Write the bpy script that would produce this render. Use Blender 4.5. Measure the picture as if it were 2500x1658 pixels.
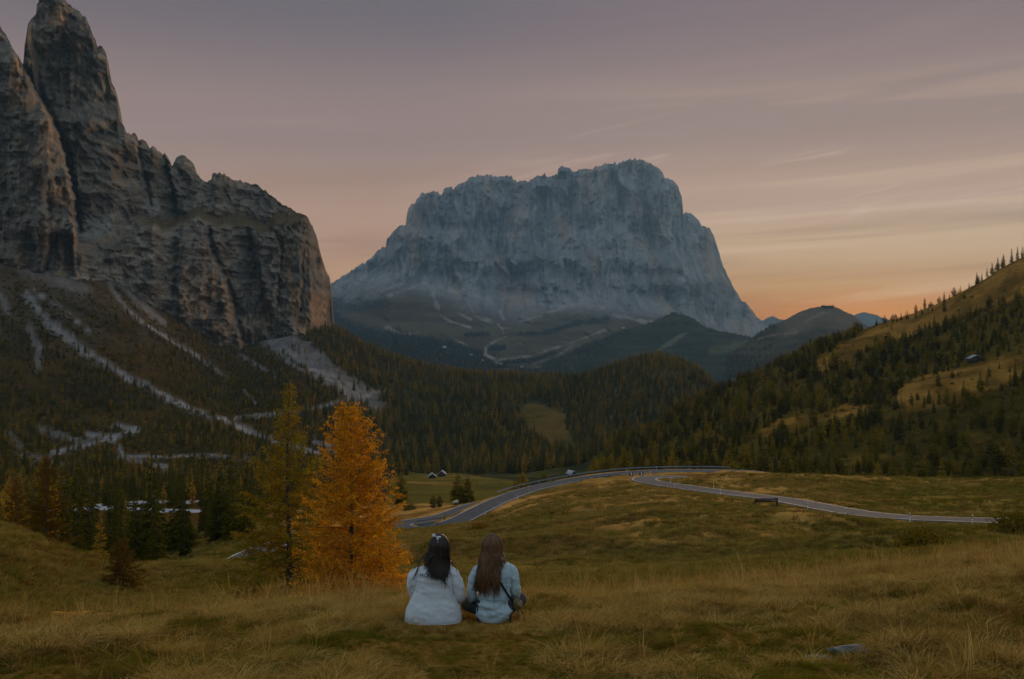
import bpy, bmesh, math, random
import numpy as np
from mathutils import Vector, Matrix, Euler

# ------------------------------------------------------------------ camera, sky, sun, exposure
for o in list(bpy.data.objects):
    bpy.data.objects.remove(o, do_unlink=True)
scene = bpy.context.scene
COL = scene.collection
F, CX, CY = 2500.0, 1250.0, 829.0          # focal length and centre of the photograph, in its own pixels

cam_d = bpy.data.cameras.new('camera')
cam_d.sensor_width = 36.0
cam_d.lens = 36.0
cam_d.clip_start = 0.1
cam_d.clip_end = 60000.0
cam = bpy.data.objects.new('camera', cam_d)
COL.objects.link(cam)
cam.location = (0, 0, 0)
cam.rotation_euler = (math.radians(90), 0, 0)
scene.camera = cam

HAZE_DENSITY = 3.6e-5
SUN_AZ = math.atan((2195 - CX) / F)        # to the right of the view direction
SUN_EL = math.radians(1.3)
sun_vec = Vector((math.sin(SUN_AZ) * math.cos(SUN_EL), math.cos(SUN_AZ) * math.cos(SUN_EL), math.sin(SUN_EL)))

sun_d = bpy.data.lights.new('sun', 'SUN')
sun_d.energy = 2.6
sun_d.angle = math.radians(24.0)
sun_d.color = (1.0, 0.66, 0.38)
sun = bpy.data.objects.new('sun', sun_d)
COL.objects.link(sun)
sun.location = (300, 700, 300)
sun.rotation_euler = sun_vec.to_track_quat('Z', 'Y').to_euler()

scene.view_settings.view_transform = 'Standard'
scene.view_settings.look = 'None'
scene.view_settings.gamma = 1.0
scene.view_settings.exposure = 1.0
scene.view_settings.use_curve_mapping = False
scene.cycles.use_denoising = True
scene.cycles.max_bounces = 6
scene.cycles.diffuse_bounces = 2
scene.cycles.transmission_bounces = 3
scene.cycles.volume_bounces = 1
scene.cycles.use_adaptive_sampling = True
scene.cycles.adaptive_threshold = 0.02


def build_world():
    w = bpy.data.worlds.new('World')
    scene.world = w
    w.use_nodes = True
    nt = w.node_tree
    nt.nodes.clear()
    N, L = nt.nodes.new, nt.links.new

    def math_n(op, a=None, b=None, c=None, clamp=False):
        n = N('ShaderNodeMath'); n.operation = op; n.use_clamp = clamp
        for i, v in enumerate((a, b, c)):
            if v is None: continue
            if isinstance(v, (int, float)): n.inputs[i].default_value = v
            else: L(v, n.inputs[i])
        return n.outputs[0]

    def mix_c(fac, a, b, bt='MIX'):
        n = N('ShaderNodeMix'); n.data_type = 'RGBA'; n.blend_type = bt
        if isinstance(fac, (int, float)): n.inputs[0].default_value = fac
        else: L(fac, n.inputs[0])
        for i, v in ((6, a), (7, b)):
            if isinstance(v, tuple): n.inputs[i].default_value = (*v, 1)
            else: L(v, n.inputs[i])
        return n.outputs[2]

    def ramp(x, stops, interp='EASE'):
        n = N('ShaderNodeValToRGB'); n.color_ramp.interpolation = interp
        els = n.color_ramp.elements
        while len(els) < len(stops): els.new(0.5)
        for e, (p, c) in zip(els, stops):
            e.position = p; e.color = (*c, 1) if len(c) == 3 else c
        L(x, n.inputs[0])
        return n.outputs[0]

    tc = N('ShaderNodeTexCoord')
    sep = N('ShaderNodeSeparateXYZ'); L(tc.outputs['Generated'], sep.inputs[0])
    x, y, z = sep.outputs
    dot = N('ShaderNodeVectorMath'); dot.operation = 'DOT_PRODUCT'
    L(tc.outputs['Generated'], dot.inputs[0]); dot.inputs[1].default_value = sun_vec
    d = dot.outputs['Value']
    dpos = math_n('MAXIMUM', d, 0.0)

    # thin drifting cirrus: noise stretched along the horizon, with a gentle upward drift to the right
    tilt = math_n('MULTIPLY_ADD', x, -0.06, z)
    comb = N('ShaderNodeCombineXYZ')
    L(math_n('MULTIPLY', x, 1.6), comb.inputs[0]); L(math_n('MULTIPLY', y, 1.6), comb.inputs[1]); L(math_n('MULTIPLY', tilt, 34.0), comb.inputs[2])
    n1 = N('ShaderNodeTexNoise'); n1.inputs['Scale'].default_value = 1.15; n1.inputs['Detail'].default_value = 6; n1.inputs['Roughness'].default_value = 0.55; n1.inputs['Distortion'].default_value = 0.5
    L(comb.outputs[0], n1.inputs['Vector'])
    comb2 = N('ShaderNodeCombineXYZ')
    L(math_n('MULTIPLY', x, 2.4), comb2.inputs[0]); L(math_n('MULTIPLY', y, 2.4), comb2.inputs[1]); L(math_n('MULTIPLY', math_n('MULTIPLY_ADD', x, -0.2, z), 30.0), comb2.inputs[2])
    n2 = N('ShaderNodeTexNoise'); n2.inputs['Scale'].default_value = 1.3; n2.inputs['Detail'].default_value = 7; n2.inputs['Roughness'].default_value = 0.62; n2.inputs['Distortion'].default_value = 0.8
    L(comb2.outputs[0], n2.inputs['Vector'])

    # clear-air part
    sky = N('ShaderNodeTexSky'); sky.sky_type = 'NISHITA'; sky.sun_disc = False
    sky.sun_elevation = SUN_EL; sky.sun_rotation = SUN_AZ
    sky.altitude = 2100; sky.air_density = 1.0; sky.dust_density = 1.5; sky.ozone_density = 2.0
    nish = mix_c(1.0, sky.outputs[0], (0.05, 0.05, 0.05), 'MULTIPLY')

    # thin high veil of cloud lit by the sunset: warm low down, mauve higher up
    zz = math_n('MULTIPLY_ADD', math_n('SUBTRACT', n1.outputs[0], 0.5), 0.022, z)
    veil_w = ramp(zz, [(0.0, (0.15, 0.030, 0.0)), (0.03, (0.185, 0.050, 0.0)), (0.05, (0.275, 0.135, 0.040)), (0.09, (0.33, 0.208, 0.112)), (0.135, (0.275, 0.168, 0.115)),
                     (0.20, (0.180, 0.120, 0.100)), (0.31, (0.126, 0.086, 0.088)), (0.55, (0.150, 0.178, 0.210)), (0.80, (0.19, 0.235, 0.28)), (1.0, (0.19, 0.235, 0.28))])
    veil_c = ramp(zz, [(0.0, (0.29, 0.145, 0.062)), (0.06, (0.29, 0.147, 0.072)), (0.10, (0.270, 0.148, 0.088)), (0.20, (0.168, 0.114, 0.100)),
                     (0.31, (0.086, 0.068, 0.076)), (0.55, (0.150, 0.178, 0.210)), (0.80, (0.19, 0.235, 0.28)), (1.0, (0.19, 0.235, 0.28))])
    side = math_n('SMOOTH_MIN', math_n('MULTIPLY_ADD', dpos, 9.0, -7.9), 1.0, 0.3)
    side = math_n('MAXIMUM', side, 0.0)
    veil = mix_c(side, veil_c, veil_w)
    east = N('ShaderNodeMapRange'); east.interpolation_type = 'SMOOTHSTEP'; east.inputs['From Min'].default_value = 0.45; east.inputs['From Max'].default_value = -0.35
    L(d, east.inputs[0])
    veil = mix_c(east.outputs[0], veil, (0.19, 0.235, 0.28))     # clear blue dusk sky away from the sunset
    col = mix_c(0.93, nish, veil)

    # streaks
    low = ramp(z, [(0.0, (1, 1, 1)), (0.16, (0.75, 0.75, 0.75)), (0.26, (0.1, 0.1, 0.1)), (0.4, (0, 0, 0))])
    st = ramp(n1.outputs[0], [(0.32, (0, 0, 0)), (0.5, (0.42, 0.42, 0.42)), (0.68, (1, 1, 1))])
    stf = math_n('MULTIPLY', math_n('SUBTRACT', st, 0.42), low)
    col = mix_c(math_n('MULTIPLY', math_n('MULTIPLY', math_n('MAXIMUM', stf, 0.0), 0.9), math_n('MULTIPLY_ADD', side, 0.7, 0.3)), col, (0.40, 0.28, 0.18))
    dk = math_n('MAXIMUM', math_n('MULTIPLY', stf, -1.0), 0.0)
    lowdk = ramp(z, [(0.0, (1, 1, 1)), (0.07, (0.9, 0.9, 0.9)), (0.16, (0.3, 0.3, 0.3)), (0.25, (0, 0, 0))])
    col = mix_c(math_n('MULTIPLY', math_n('MULTIPLY', dk, 1.7, clamp=True), lowdk), col, (0.15, 0.075, 0.042))
    st2 = ramp(n2.outputs[0], [(0.56, (0, 0, 0)), (0.72, (1, 1, 1))])
    band = ramp(z, [(0.09, (0, 0, 0)), (0.14, (1, 1, 1)), (0.19, (0.8, 0.8, 0.8)), (0.26, (0, 0, 0))])
    col = mix_c(math_n('MULTIPLY', math_n('MULTIPLY', math_n('MULTIPLY', st2, side), band), 0.5), col, (0.44, 0.32, 0.24))

    # aureole of the set sun
    zb = math_n('MULTIPLY', math_n('SUBTRACT', z, 0.022), 45.0)
    g2 = math_n('MULTIPLY', math_n('POWER', dpos, 110.0), math_n('EXPONENT', math_n('MULTIPLY', math_n('MULTIPLY', zb, zb), -1.0)))
    col = mix_c(math_n('MULTIPLY', g2, 0.60), col, (0.46, 0.165, 0.010))

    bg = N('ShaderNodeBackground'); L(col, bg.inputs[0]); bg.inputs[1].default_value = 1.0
    out = N('ShaderNodeOutputWorld'); L(bg.outputs[0], out.inputs[0])


build_world()

# ------------------------------------------------------------------ helpers: noise, meshes, tagging
def _hash(ix, iy, iz, seed):
    h = (ix.astype(np.int64) * 374761393 + iy.astype(np.int64) * 668265263 + iz.astype(np.int64) * 2147483647 + seed * 974634777) & 0xFFFFFFFF
    h = ((h ^ (h >> 13)) * 1274126177) & 0xFFFFFFFF
    h = ((h ^ (h >> 16)) * 2246822519) & 0xFFFFFFFF
    return ((h ^ (h >> 15)) & 0xFFFFFF) / float(0xFFFFFF)


def vnoise(x, y, z=None, seed=0):
    x = np.asarray(x, float); y = np.asarray(y, float)
    z = np.zeros_like(x) if z is None else np.asarray(z, float)
    x, y, z = np.broadcast_arrays(x, y, z)
    ix, iy, iz = np.floor(x), np.floor(y), np.floor(z)
    fx, fy, fz = x - ix, y - iy, z - iz
    ux, uy, uz = [f * f * f * (f * (f * 6 - 15) + 10) for f in (fx, fy, fz)]
    r = 0
    for dx in (0, 1):
        for dy in (0, 1):
            for dz in (0, 1):
                wgt = (ux if dx else 1 - ux) * (uy if dy else 1 - uy) * (uz if dz else 1 - uz)
                r = r + wgt * _hash(ix + dx, iy + dy, iz + dz, seed)
    return r * 2 - 1


def fbm(x, y, z=None, seed=0, octv=4, gain=0.5):
    a, r, s = 1.0, 0, 0
    for k in range(octv):
        f = 2.03 ** k
        r = r + a * vnoise(np.asarray(x) * f + 17.3 * k, np.asarray(y) * f - 9.1 * k, None if z is None else np.asarray(z) * f + 3.7 * k, seed + k)
        s += a; a *= gain
    return r / s


def ridged(x, y, z=None, seed=0, octv=3):
    a, r, s = 1.0, 0, 0
    for k in range(octv):
        f = 2.07 ** k
        r = r + a * (1 - np.abs(vnoise(np.asarray(x) * f + 11 * k, np.asarray(y) * f, None if z is None else np.asarray(z) * f, seed + k)) * 2)
        s += a; a *= 0.5
    return r / s


def sstep(a, b, x):
    t = np.clip((np.asarray(x, float) - a) / (b - a), 0, 1)
    return t * t * (3 - 2 * t)


def pchip(x, y, xq):
    """monotone cubic; y may be 2-D (len(x), m)"""
    x = np.asarray(x, float); y = np.asarray(y, float); xq = np.asarray(xq, float)
    if y.ndim == 1: return pchip(x, y[:, None], xq)[:, 0]
    h = np.diff(x)[:, None]; dl = np.diff(y, axis=0) / h
    d = np.zeros_like(y)
    w1 = 2 * h[1:] + h[:-1]; w2 = h[1:] + 2 * h[:-1]
    with np.errstate(divide='ignore', invalid='ignore'):
        hm = (w1 + w2) / (w1 / dl[:-1] + w2 / dl[1:])
    d[1:-1] = np.where(dl[:-1] * dl[1:] > 0, hm, 0)
    d[0], d[-1] = dl[0], dl[-1]
    i = np.clip(np.searchsorted(x, xq) - 1, 0, len(x) - 2)
    t = np.clip((xq - x[i]) / (x[i + 1] - x[i]), 0, 1)[:, None]
    hh = h[i]
    return ((1 + 2 * t) * (1 - t) ** 2 * y[i] + t * (1 - t) ** 2 * hh * d[i] + t * t * (3 - 2 * t) * y[i + 1] + t * t * (t - 1) * hh * d[i + 1])


def lerp(a, b, t):
    return a + (b - a) * t


def mixc(c0, c1, t):
    t = np.asarray(t)[..., None]
    return np.asarray(c0) * (1 - t) + np.asarray(c1) * t


def np_mesh(name, verts, faces, smooth=True, col=None, mat_index=None):
    """faces: list of index arrays (k,3) or (k,4)"""
    verts = np.asarray(verts, np.float32)
    if not isinstance(faces, (list, tuple)): faces = [faces]
    faces = [np.asarray(f, np.int32) for f in faces if len(f)]
    me = bpy.data.meshes.new(name)
    me.vertices.add(len(verts)); me.vertices.foreach_set('co', verts.ravel())
    tot = np.concatenate([np.full(len(f), f.shape[1], np.int32) for f in faces])
    loops = np.concatenate([f.ravel() for f in faces])
    me.loops.add(len(loops)); me.loops.foreach_set('vertex_index', loops)
    me.polygons.add(len(tot))
    me.polygons.foreach_set('loop_start', np.concatenate([[0], np.cumsum(tot)[:-1]]).astype(np.int32))
    me.polygons.foreach_set('loop_total', tot)
    if smooth: me.polygons.foreach_set('use_smooth', np.ones(len(tot), bool))
    if mat_index is not None: me.polygons.foreach_set('material_index', np.asarray(mat_index, np.int32))
    me.update(calc_edges=True)
    if col is not None:
        a = me.color_attributes.new('Col', 'FLOAT_COLOR', 'POINT')
        c = np.ones((len(verts), 4), np.float32); c[:, :3] = col
        a.data.foreach_set('color', c.ravel())
    return me


def obj(name, me, mat=None, parent=None, loc=None, rot=None):
    o = bpy.data.objects.new(name, me)
    COL.objects.link(o)
    if mat is not None:
        for m in (mat if isinstance(mat, (list, tuple)) else [mat]):
            if m.name not in [mm.name for mm in me.materials if mm]: me.materials.append(m)
    if parent is not None: o.parent = parent
    if loc is not None: o.location = loc
    if rot is not None: o.rotation_euler = rot
    return o


def tag(o, label=None, cat=None, group=None, kind=None):
    if label: o['label'] = label
    if cat: o['category'] = cat
    if group: o['group'] = group
    if kind: o['kind'] = kind
    return o


def empty(name, loc, rz=0.0, **kw):
    o = bpy.data.objects.new(name, None)
    o.empty_display_size = 0.2
    COL.objects.link(o)
    o.location = loc; o.rotation_euler = (0, 0, rz)
    return tag(o, **kw)


def grid_faces(nr, nc, closed=False):
    r = np.arange(nr - 1)[:, None]; c = np.arange(nc if closed else nc - 1)[None, :]
    c2 = (c + 1) % nc
    a = r * nc + c; b = r * nc + c2
    return np.stack([a, b, b + nc, a + nc], -1).reshape(-1, 4)


class MB:
    """collects boxes, tubes and grids, then builds one mesh"""
    def __init__(s): s.v = []; s.f3 = []; s.f4 = []; s.n = 0; s.c = []

    def add(s, v, f, col=None):
        v = np.asarray(v, float).reshape(-1, 3); f = np.asarray(f, int)
        s.v.append(v)
        if col is not None: s.c.append(np.broadcast_to(np.asarray(col, float), (len(v), 3)))
        (s.f3 if f.shape[1] == 3 else s.f4).append(f + s.n); s.n += len(v)

    def box(s, c, size, rz=0.0, M=None):
        h = np.asarray(size, float) / 2
        v = np.array([(x, y, z) for x in (-1, 1) for y in (-1, 1) for z in (-1, 1)]) * h
        if rz: ca, sa = math.cos(rz), math.sin(rz); v = np.stack([v[:, 0] * ca - v[:, 1] * sa, v[:, 0] * sa + v[:, 1] * ca, v[:, 2]], -1)
        if M is not None: v = v @ np.asarray(M).T
        s.add(v + np.asarray(c), [(0, 1, 3, 2), (4, 6, 7, 5), (0, 4, 5, 1), (2, 3, 7, 6), (0, 2, 6, 4), (1, 5, 7, 3)])

    def tube(s, pts, rad, n=6, cap=True, flat=None):
        pts = np.asarray(pts, float); k = len(pts)
        rad = np.broadcast_to(np.asarray(rad, float), (k,))
        t = np.gradient(pts, axis=0); t /= np.linalg.norm(t, axis=1)[:, None] + 1e-9
        up = np.array([0, 0, 1.0]) if abs(t[0, 2]) < 0.9 else np.array([0, 1.0, 0])
        u = np.cross(t, up); u /= np.linalg.norm(u, axis=1)[:, None] + 1e-9
        w = np.cross(u, t)
        a = np.arange(n) / n * 2 * math.pi
        fl = 1.0 if flat is None else flat
        ring = u[:, None, :] * np.cos(a)[None, :, None] + w[:, None, :] * np.sin(a)[None, :, None] * fl
        v = (pts[:, None, :] + ring * rad[:, None, None]).reshape(-1, 3)
        s.add(v, grid_faces(k, n, True))
        if cap:
            b = s.n - k * n
            for base in (0, (k - 1) * n):
                cidx = s.n
                s.v.append(pts[[0 if base == 0 else -1]]); s.n += 1
                i = np.arange(n)
                s.f3.append(np.stack([np.full(n, cidx), b + base + i, b + base + (i + 1) % n], -1))

    def mesh(s, name, smooth=True, col=None):
        f = []
        if s.f3: f.append(np.concatenate(s.f3))
        if s.f4: f.append(np.concatenate(s.f4))
        if col is None and s.c: col = np.concatenate(s.c)
        return np_mesh(name, np.concatenate(s.v), f, smooth, col)


# ------------------------------------------------------------------ materials
def new_mat(name):
    m = bpy.data.materials.new(name); m.use_nodes = True
    m.node_tree.nodes.clear()
    return m, m.node_tree.nodes.new, m.node_tree.links.new


def mat_plain(name, col, rough=0.8, var=0.25, scale=8.0, spec=0.2, bump=0.0, metal=0.0, random_v=0.0):
    m, N, L = new_mat(name)
    b = N('ShaderNodeBsdfPrincipled'); out = N('ShaderNodeOutputMaterial'); L(b.outputs[0], out.inputs[0])
    b.inputs['Roughness'].default_value = rough; b.inputs['Specular IOR Level'].default_value = spec; b.inputs['Metallic'].default_value = metal
    tc = N('ShaderNodeTexCoord'); n = N('ShaderNodeTexNoise'); n.inputs['Scale'].default_value = scale; n.inputs['Detail'].default_value = 5
    L(tc.outputs['Object'], n.inputs['Vector'])
    r = N('ShaderNodeValToRGB')
    lo = tuple(c * (1 - var) for c in col); hi = tuple(min(1, c * (1 + var)) for c in col)
    r.color_ramp.elements[0].position = 0.3; r.color_ramp.elements[0].color = (*lo, 1)
    r.color_ramp.elements[1].position = 0.7; r.color_ramp.elements[1].color = (*hi, 1)
    L(n.outputs[0], r.inputs[0]); L(r.outputs[0], b.inputs['Base Color'])
    if bump:
        bp = N('ShaderNodeBump'); bp.inputs['Strength'].default_value = bump; bp.inputs['Distance'].default_value = 0.02
        L(n.outputs[0], bp.inputs['Height']); L(bp.outputs[0], b.inputs['Normal'])
    return m


def mat_vcol(name, scale=0.6, var=0.35, scale2=6.0, var2=0.3, bump=0.0, bdist=0.3, stretch=(1, 1, 1)):
    """vertex albedo multiplied by two scales of procedural grain"""
    m, N, L = new_mat(name)
    b = N('ShaderNodeBsdfDiffuse'); out = N('ShaderNodeOutputMaterial'); L(b.outputs[0], out.inputs[0])
    at = N('ShaderNodeAttribute'); at.attribute_name = 'Col'
    tc = N('ShaderNodeTexCoord'); mp = N('ShaderNodeMapping'); mp.inputs['Scale'].default_value = stretch
    L(tc.outputs['Object'], mp.inputs[0])
    cur = at.outputs['Color']; last = None
    for sc, vr in ((scale, var), (scale2, var2)):
        n = N('ShaderNodeTexNoise'); n.inputs['Scale'].default_value = sc; n.inputs['Detail'].default_value = 6; n.inputs['Roughness'].default_value = 0.65
        L(mp.outputs[0], n.inputs['Vector'])
        mr = N('ShaderNodeMapRange'); mr.inputs['From Min'].default_value = 0.28; mr.inputs['From Max'].default_value = 0.72
        mr.inputs['To Min'].default_value = 1 - vr; mr.inputs['To Max'].default_value = 1 + vr
        L(n.outputs[0], mr.inputs[0])
        mx = N('ShaderNodeMix'); mx.data_type = 'RGBA'; mx.blend_type = 'MULTIPLY'; mx.inputs[0].default_value = 1
        L(cur, mx.inputs[6]); L(mr.outputs[0], mx.inputs[7]); cur = mx.outputs[2]; last = n.outputs[0]
    L(cur, b.inputs['Color'])
    if bump:
        bp = N('ShaderNodeBump'); bp.inputs['Strength'].default_value = bump; bp.inputs['Distance'].default_value = bdist
        L(last, bp.inputs['Height']); L(bp.outputs[0], b.inputs['Normal'])
    return m


def mat_leaf(name, cols, transl=0.35, noise_scale=0.0, attr=False):
    """cols: ramp colours picked per object/instance; diffuse + translucent"""
    m, N, L = new_mat(name)
    out = N('ShaderNodeOutputMaterial')
    oi = N('ShaderNodeObjectInfo')
    r = N('ShaderNodeValToRGB'); els = r.color_ramp.elements
    while len(els) < len(cols): els.new(0.5)
    for i, (e, c) in enumerate(zip(els, cols)):
        e.position = i / max(1, len(cols) - 1); e.color = (*c, 1)
    cur = r.outputs[0]
    if noise_scale:
        tc = N('ShaderNodeTexCoord'); n = N('ShaderNodeTexNoise'); n.inputs['Scale'].default_value = noise_scale; n.inputs['Detail'].default_value = 4
        L(tc.outputs['Object'], n.inputs['Vector'])
        ad = N('ShaderNodeMath'); ad.operation = 'MULTIPLY_ADD'; ad.inputs[1].default_value = 1.5; ad.inputs[2].default_value = -0.75
        L(n.outputs[0], ad.inputs[0])
        a2 = N('ShaderNodeMath'); a2.operation = 'ADD'; L(ad.outputs[0], a2.inputs[0])
        if attr: a2.inputs[1].default_value = 0.5
        else: L(oi.outputs['Random'], a2.inputs[1])
        L(a2.outputs[0], r.inputs[0])
    else:
        L(oi.outputs['Random'], r.inputs[0])
    if attr:
        at = N('ShaderNodeAttribute'); at.attribute_name = 'Col'
        mx = N('ShaderNodeMix'); mx.data_type = 'RGBA'; mx.blend_type = 'MULTIPLY'; mx.inputs[0].default_value = 1
        L(cur, mx.inputs[6]); L(at.outputs['Color'], mx.inputs[7]); cur = mx.outputs[2]
    d = N('ShaderNodeBsdfDiffuse'); t = N('ShaderNodeBsdfTranslucent'); mix = N('ShaderNodeMixShader'); mix.inputs[0].default_value = transl
    L(cur, d.inputs[0]); L(cur, t.inputs[0]); L(d.outputs[0], mix.inputs[1]); L(t.outputs[0], mix.inputs[2]); L(mix.outputs[0], out.inputs[0])
    return m


M_ROCK = mat_vcol('cliff_rock', 0.03, 0.25, 0.25, 0.45, 0.8, 3.5, (1, 1, 0.62))
M_FARROCK = mat_vcol('mountain_rock', 0.008, 0.18, 0.04, 0.28, 0.35, 14.0, (1, 1, 0.22))
M_GROUND = mat_vcol('grass_ground', 0.35, 0.30, 2.6, 0.35, 0.7, 0.25)
M_NEARGROUND = mat_vcol('turf', 1.5, 0.3, 14, 0.4, 0.6, 0.04)
M_FARGROUND = mat_vcol('valley_ground', 0.03, 0.3, 0.25, 0.35, 0.4, 2.0)
M_ASPHALT = mat_plain('asphalt', (0.088, 0.085, 0.088), 0.95, 0.22, 0.8, 0.05)
M_ASPHALT_OLD = mat_plain('pale_gravel_road', (0.36, 0.35, 0.36), 0.9, 0.2, 0.5, 0.1)
M_PAINT = mat_plain('road_paint', (0.55, 0.53, 0.48), 0.7, 0.25, 0.7)
M_WHITE = mat_plain('white_plastic', (0.7, 0.7, 0.68), 0.6, 0.1, 4)
M_BLACK = mat_plain('black_paint', (0.012, 0.012, 0.012), 0.5, 0.2, 4)
M_ZINC = mat_plain('zinc_steel', (0.20, 0.22, 0.24), 0.55, 0.2, 2, 0.5, metal=0.4)
M_WOOD = mat_plain('weathered_wood', (0.05, 0.038, 0.028), 0.85, 0.4, 6)
M_WOODDARK = mat_plain('dark_wood', (0.03, 0.024, 0.02), 0.85, 0.4, 3)
M_ROOF = mat_plain('pale_shingle_roof', (0.36, 0.36, 0.38), 0.85, 0.2, 1.2)
M_WALL = mat_plain('plaster_wall', (0.5, 0.49, 0.46), 0.85, 0.12, 0.5)
M_GLASS = mat_plain('window_pane', (0.04, 0.045, 0.05), 0.2, 0.2, 1, 0.6)
M_STONE = mat_plain('grey_stone', (0.13, 0.13, 0.125), 0.95, 0.55, 14, 0.1, 0.8)
M_BARK = mat_plain('bark', (0.10, 0.078, 0.055), 0.95, 0.5, 14, 0.1, 0.7)
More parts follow.
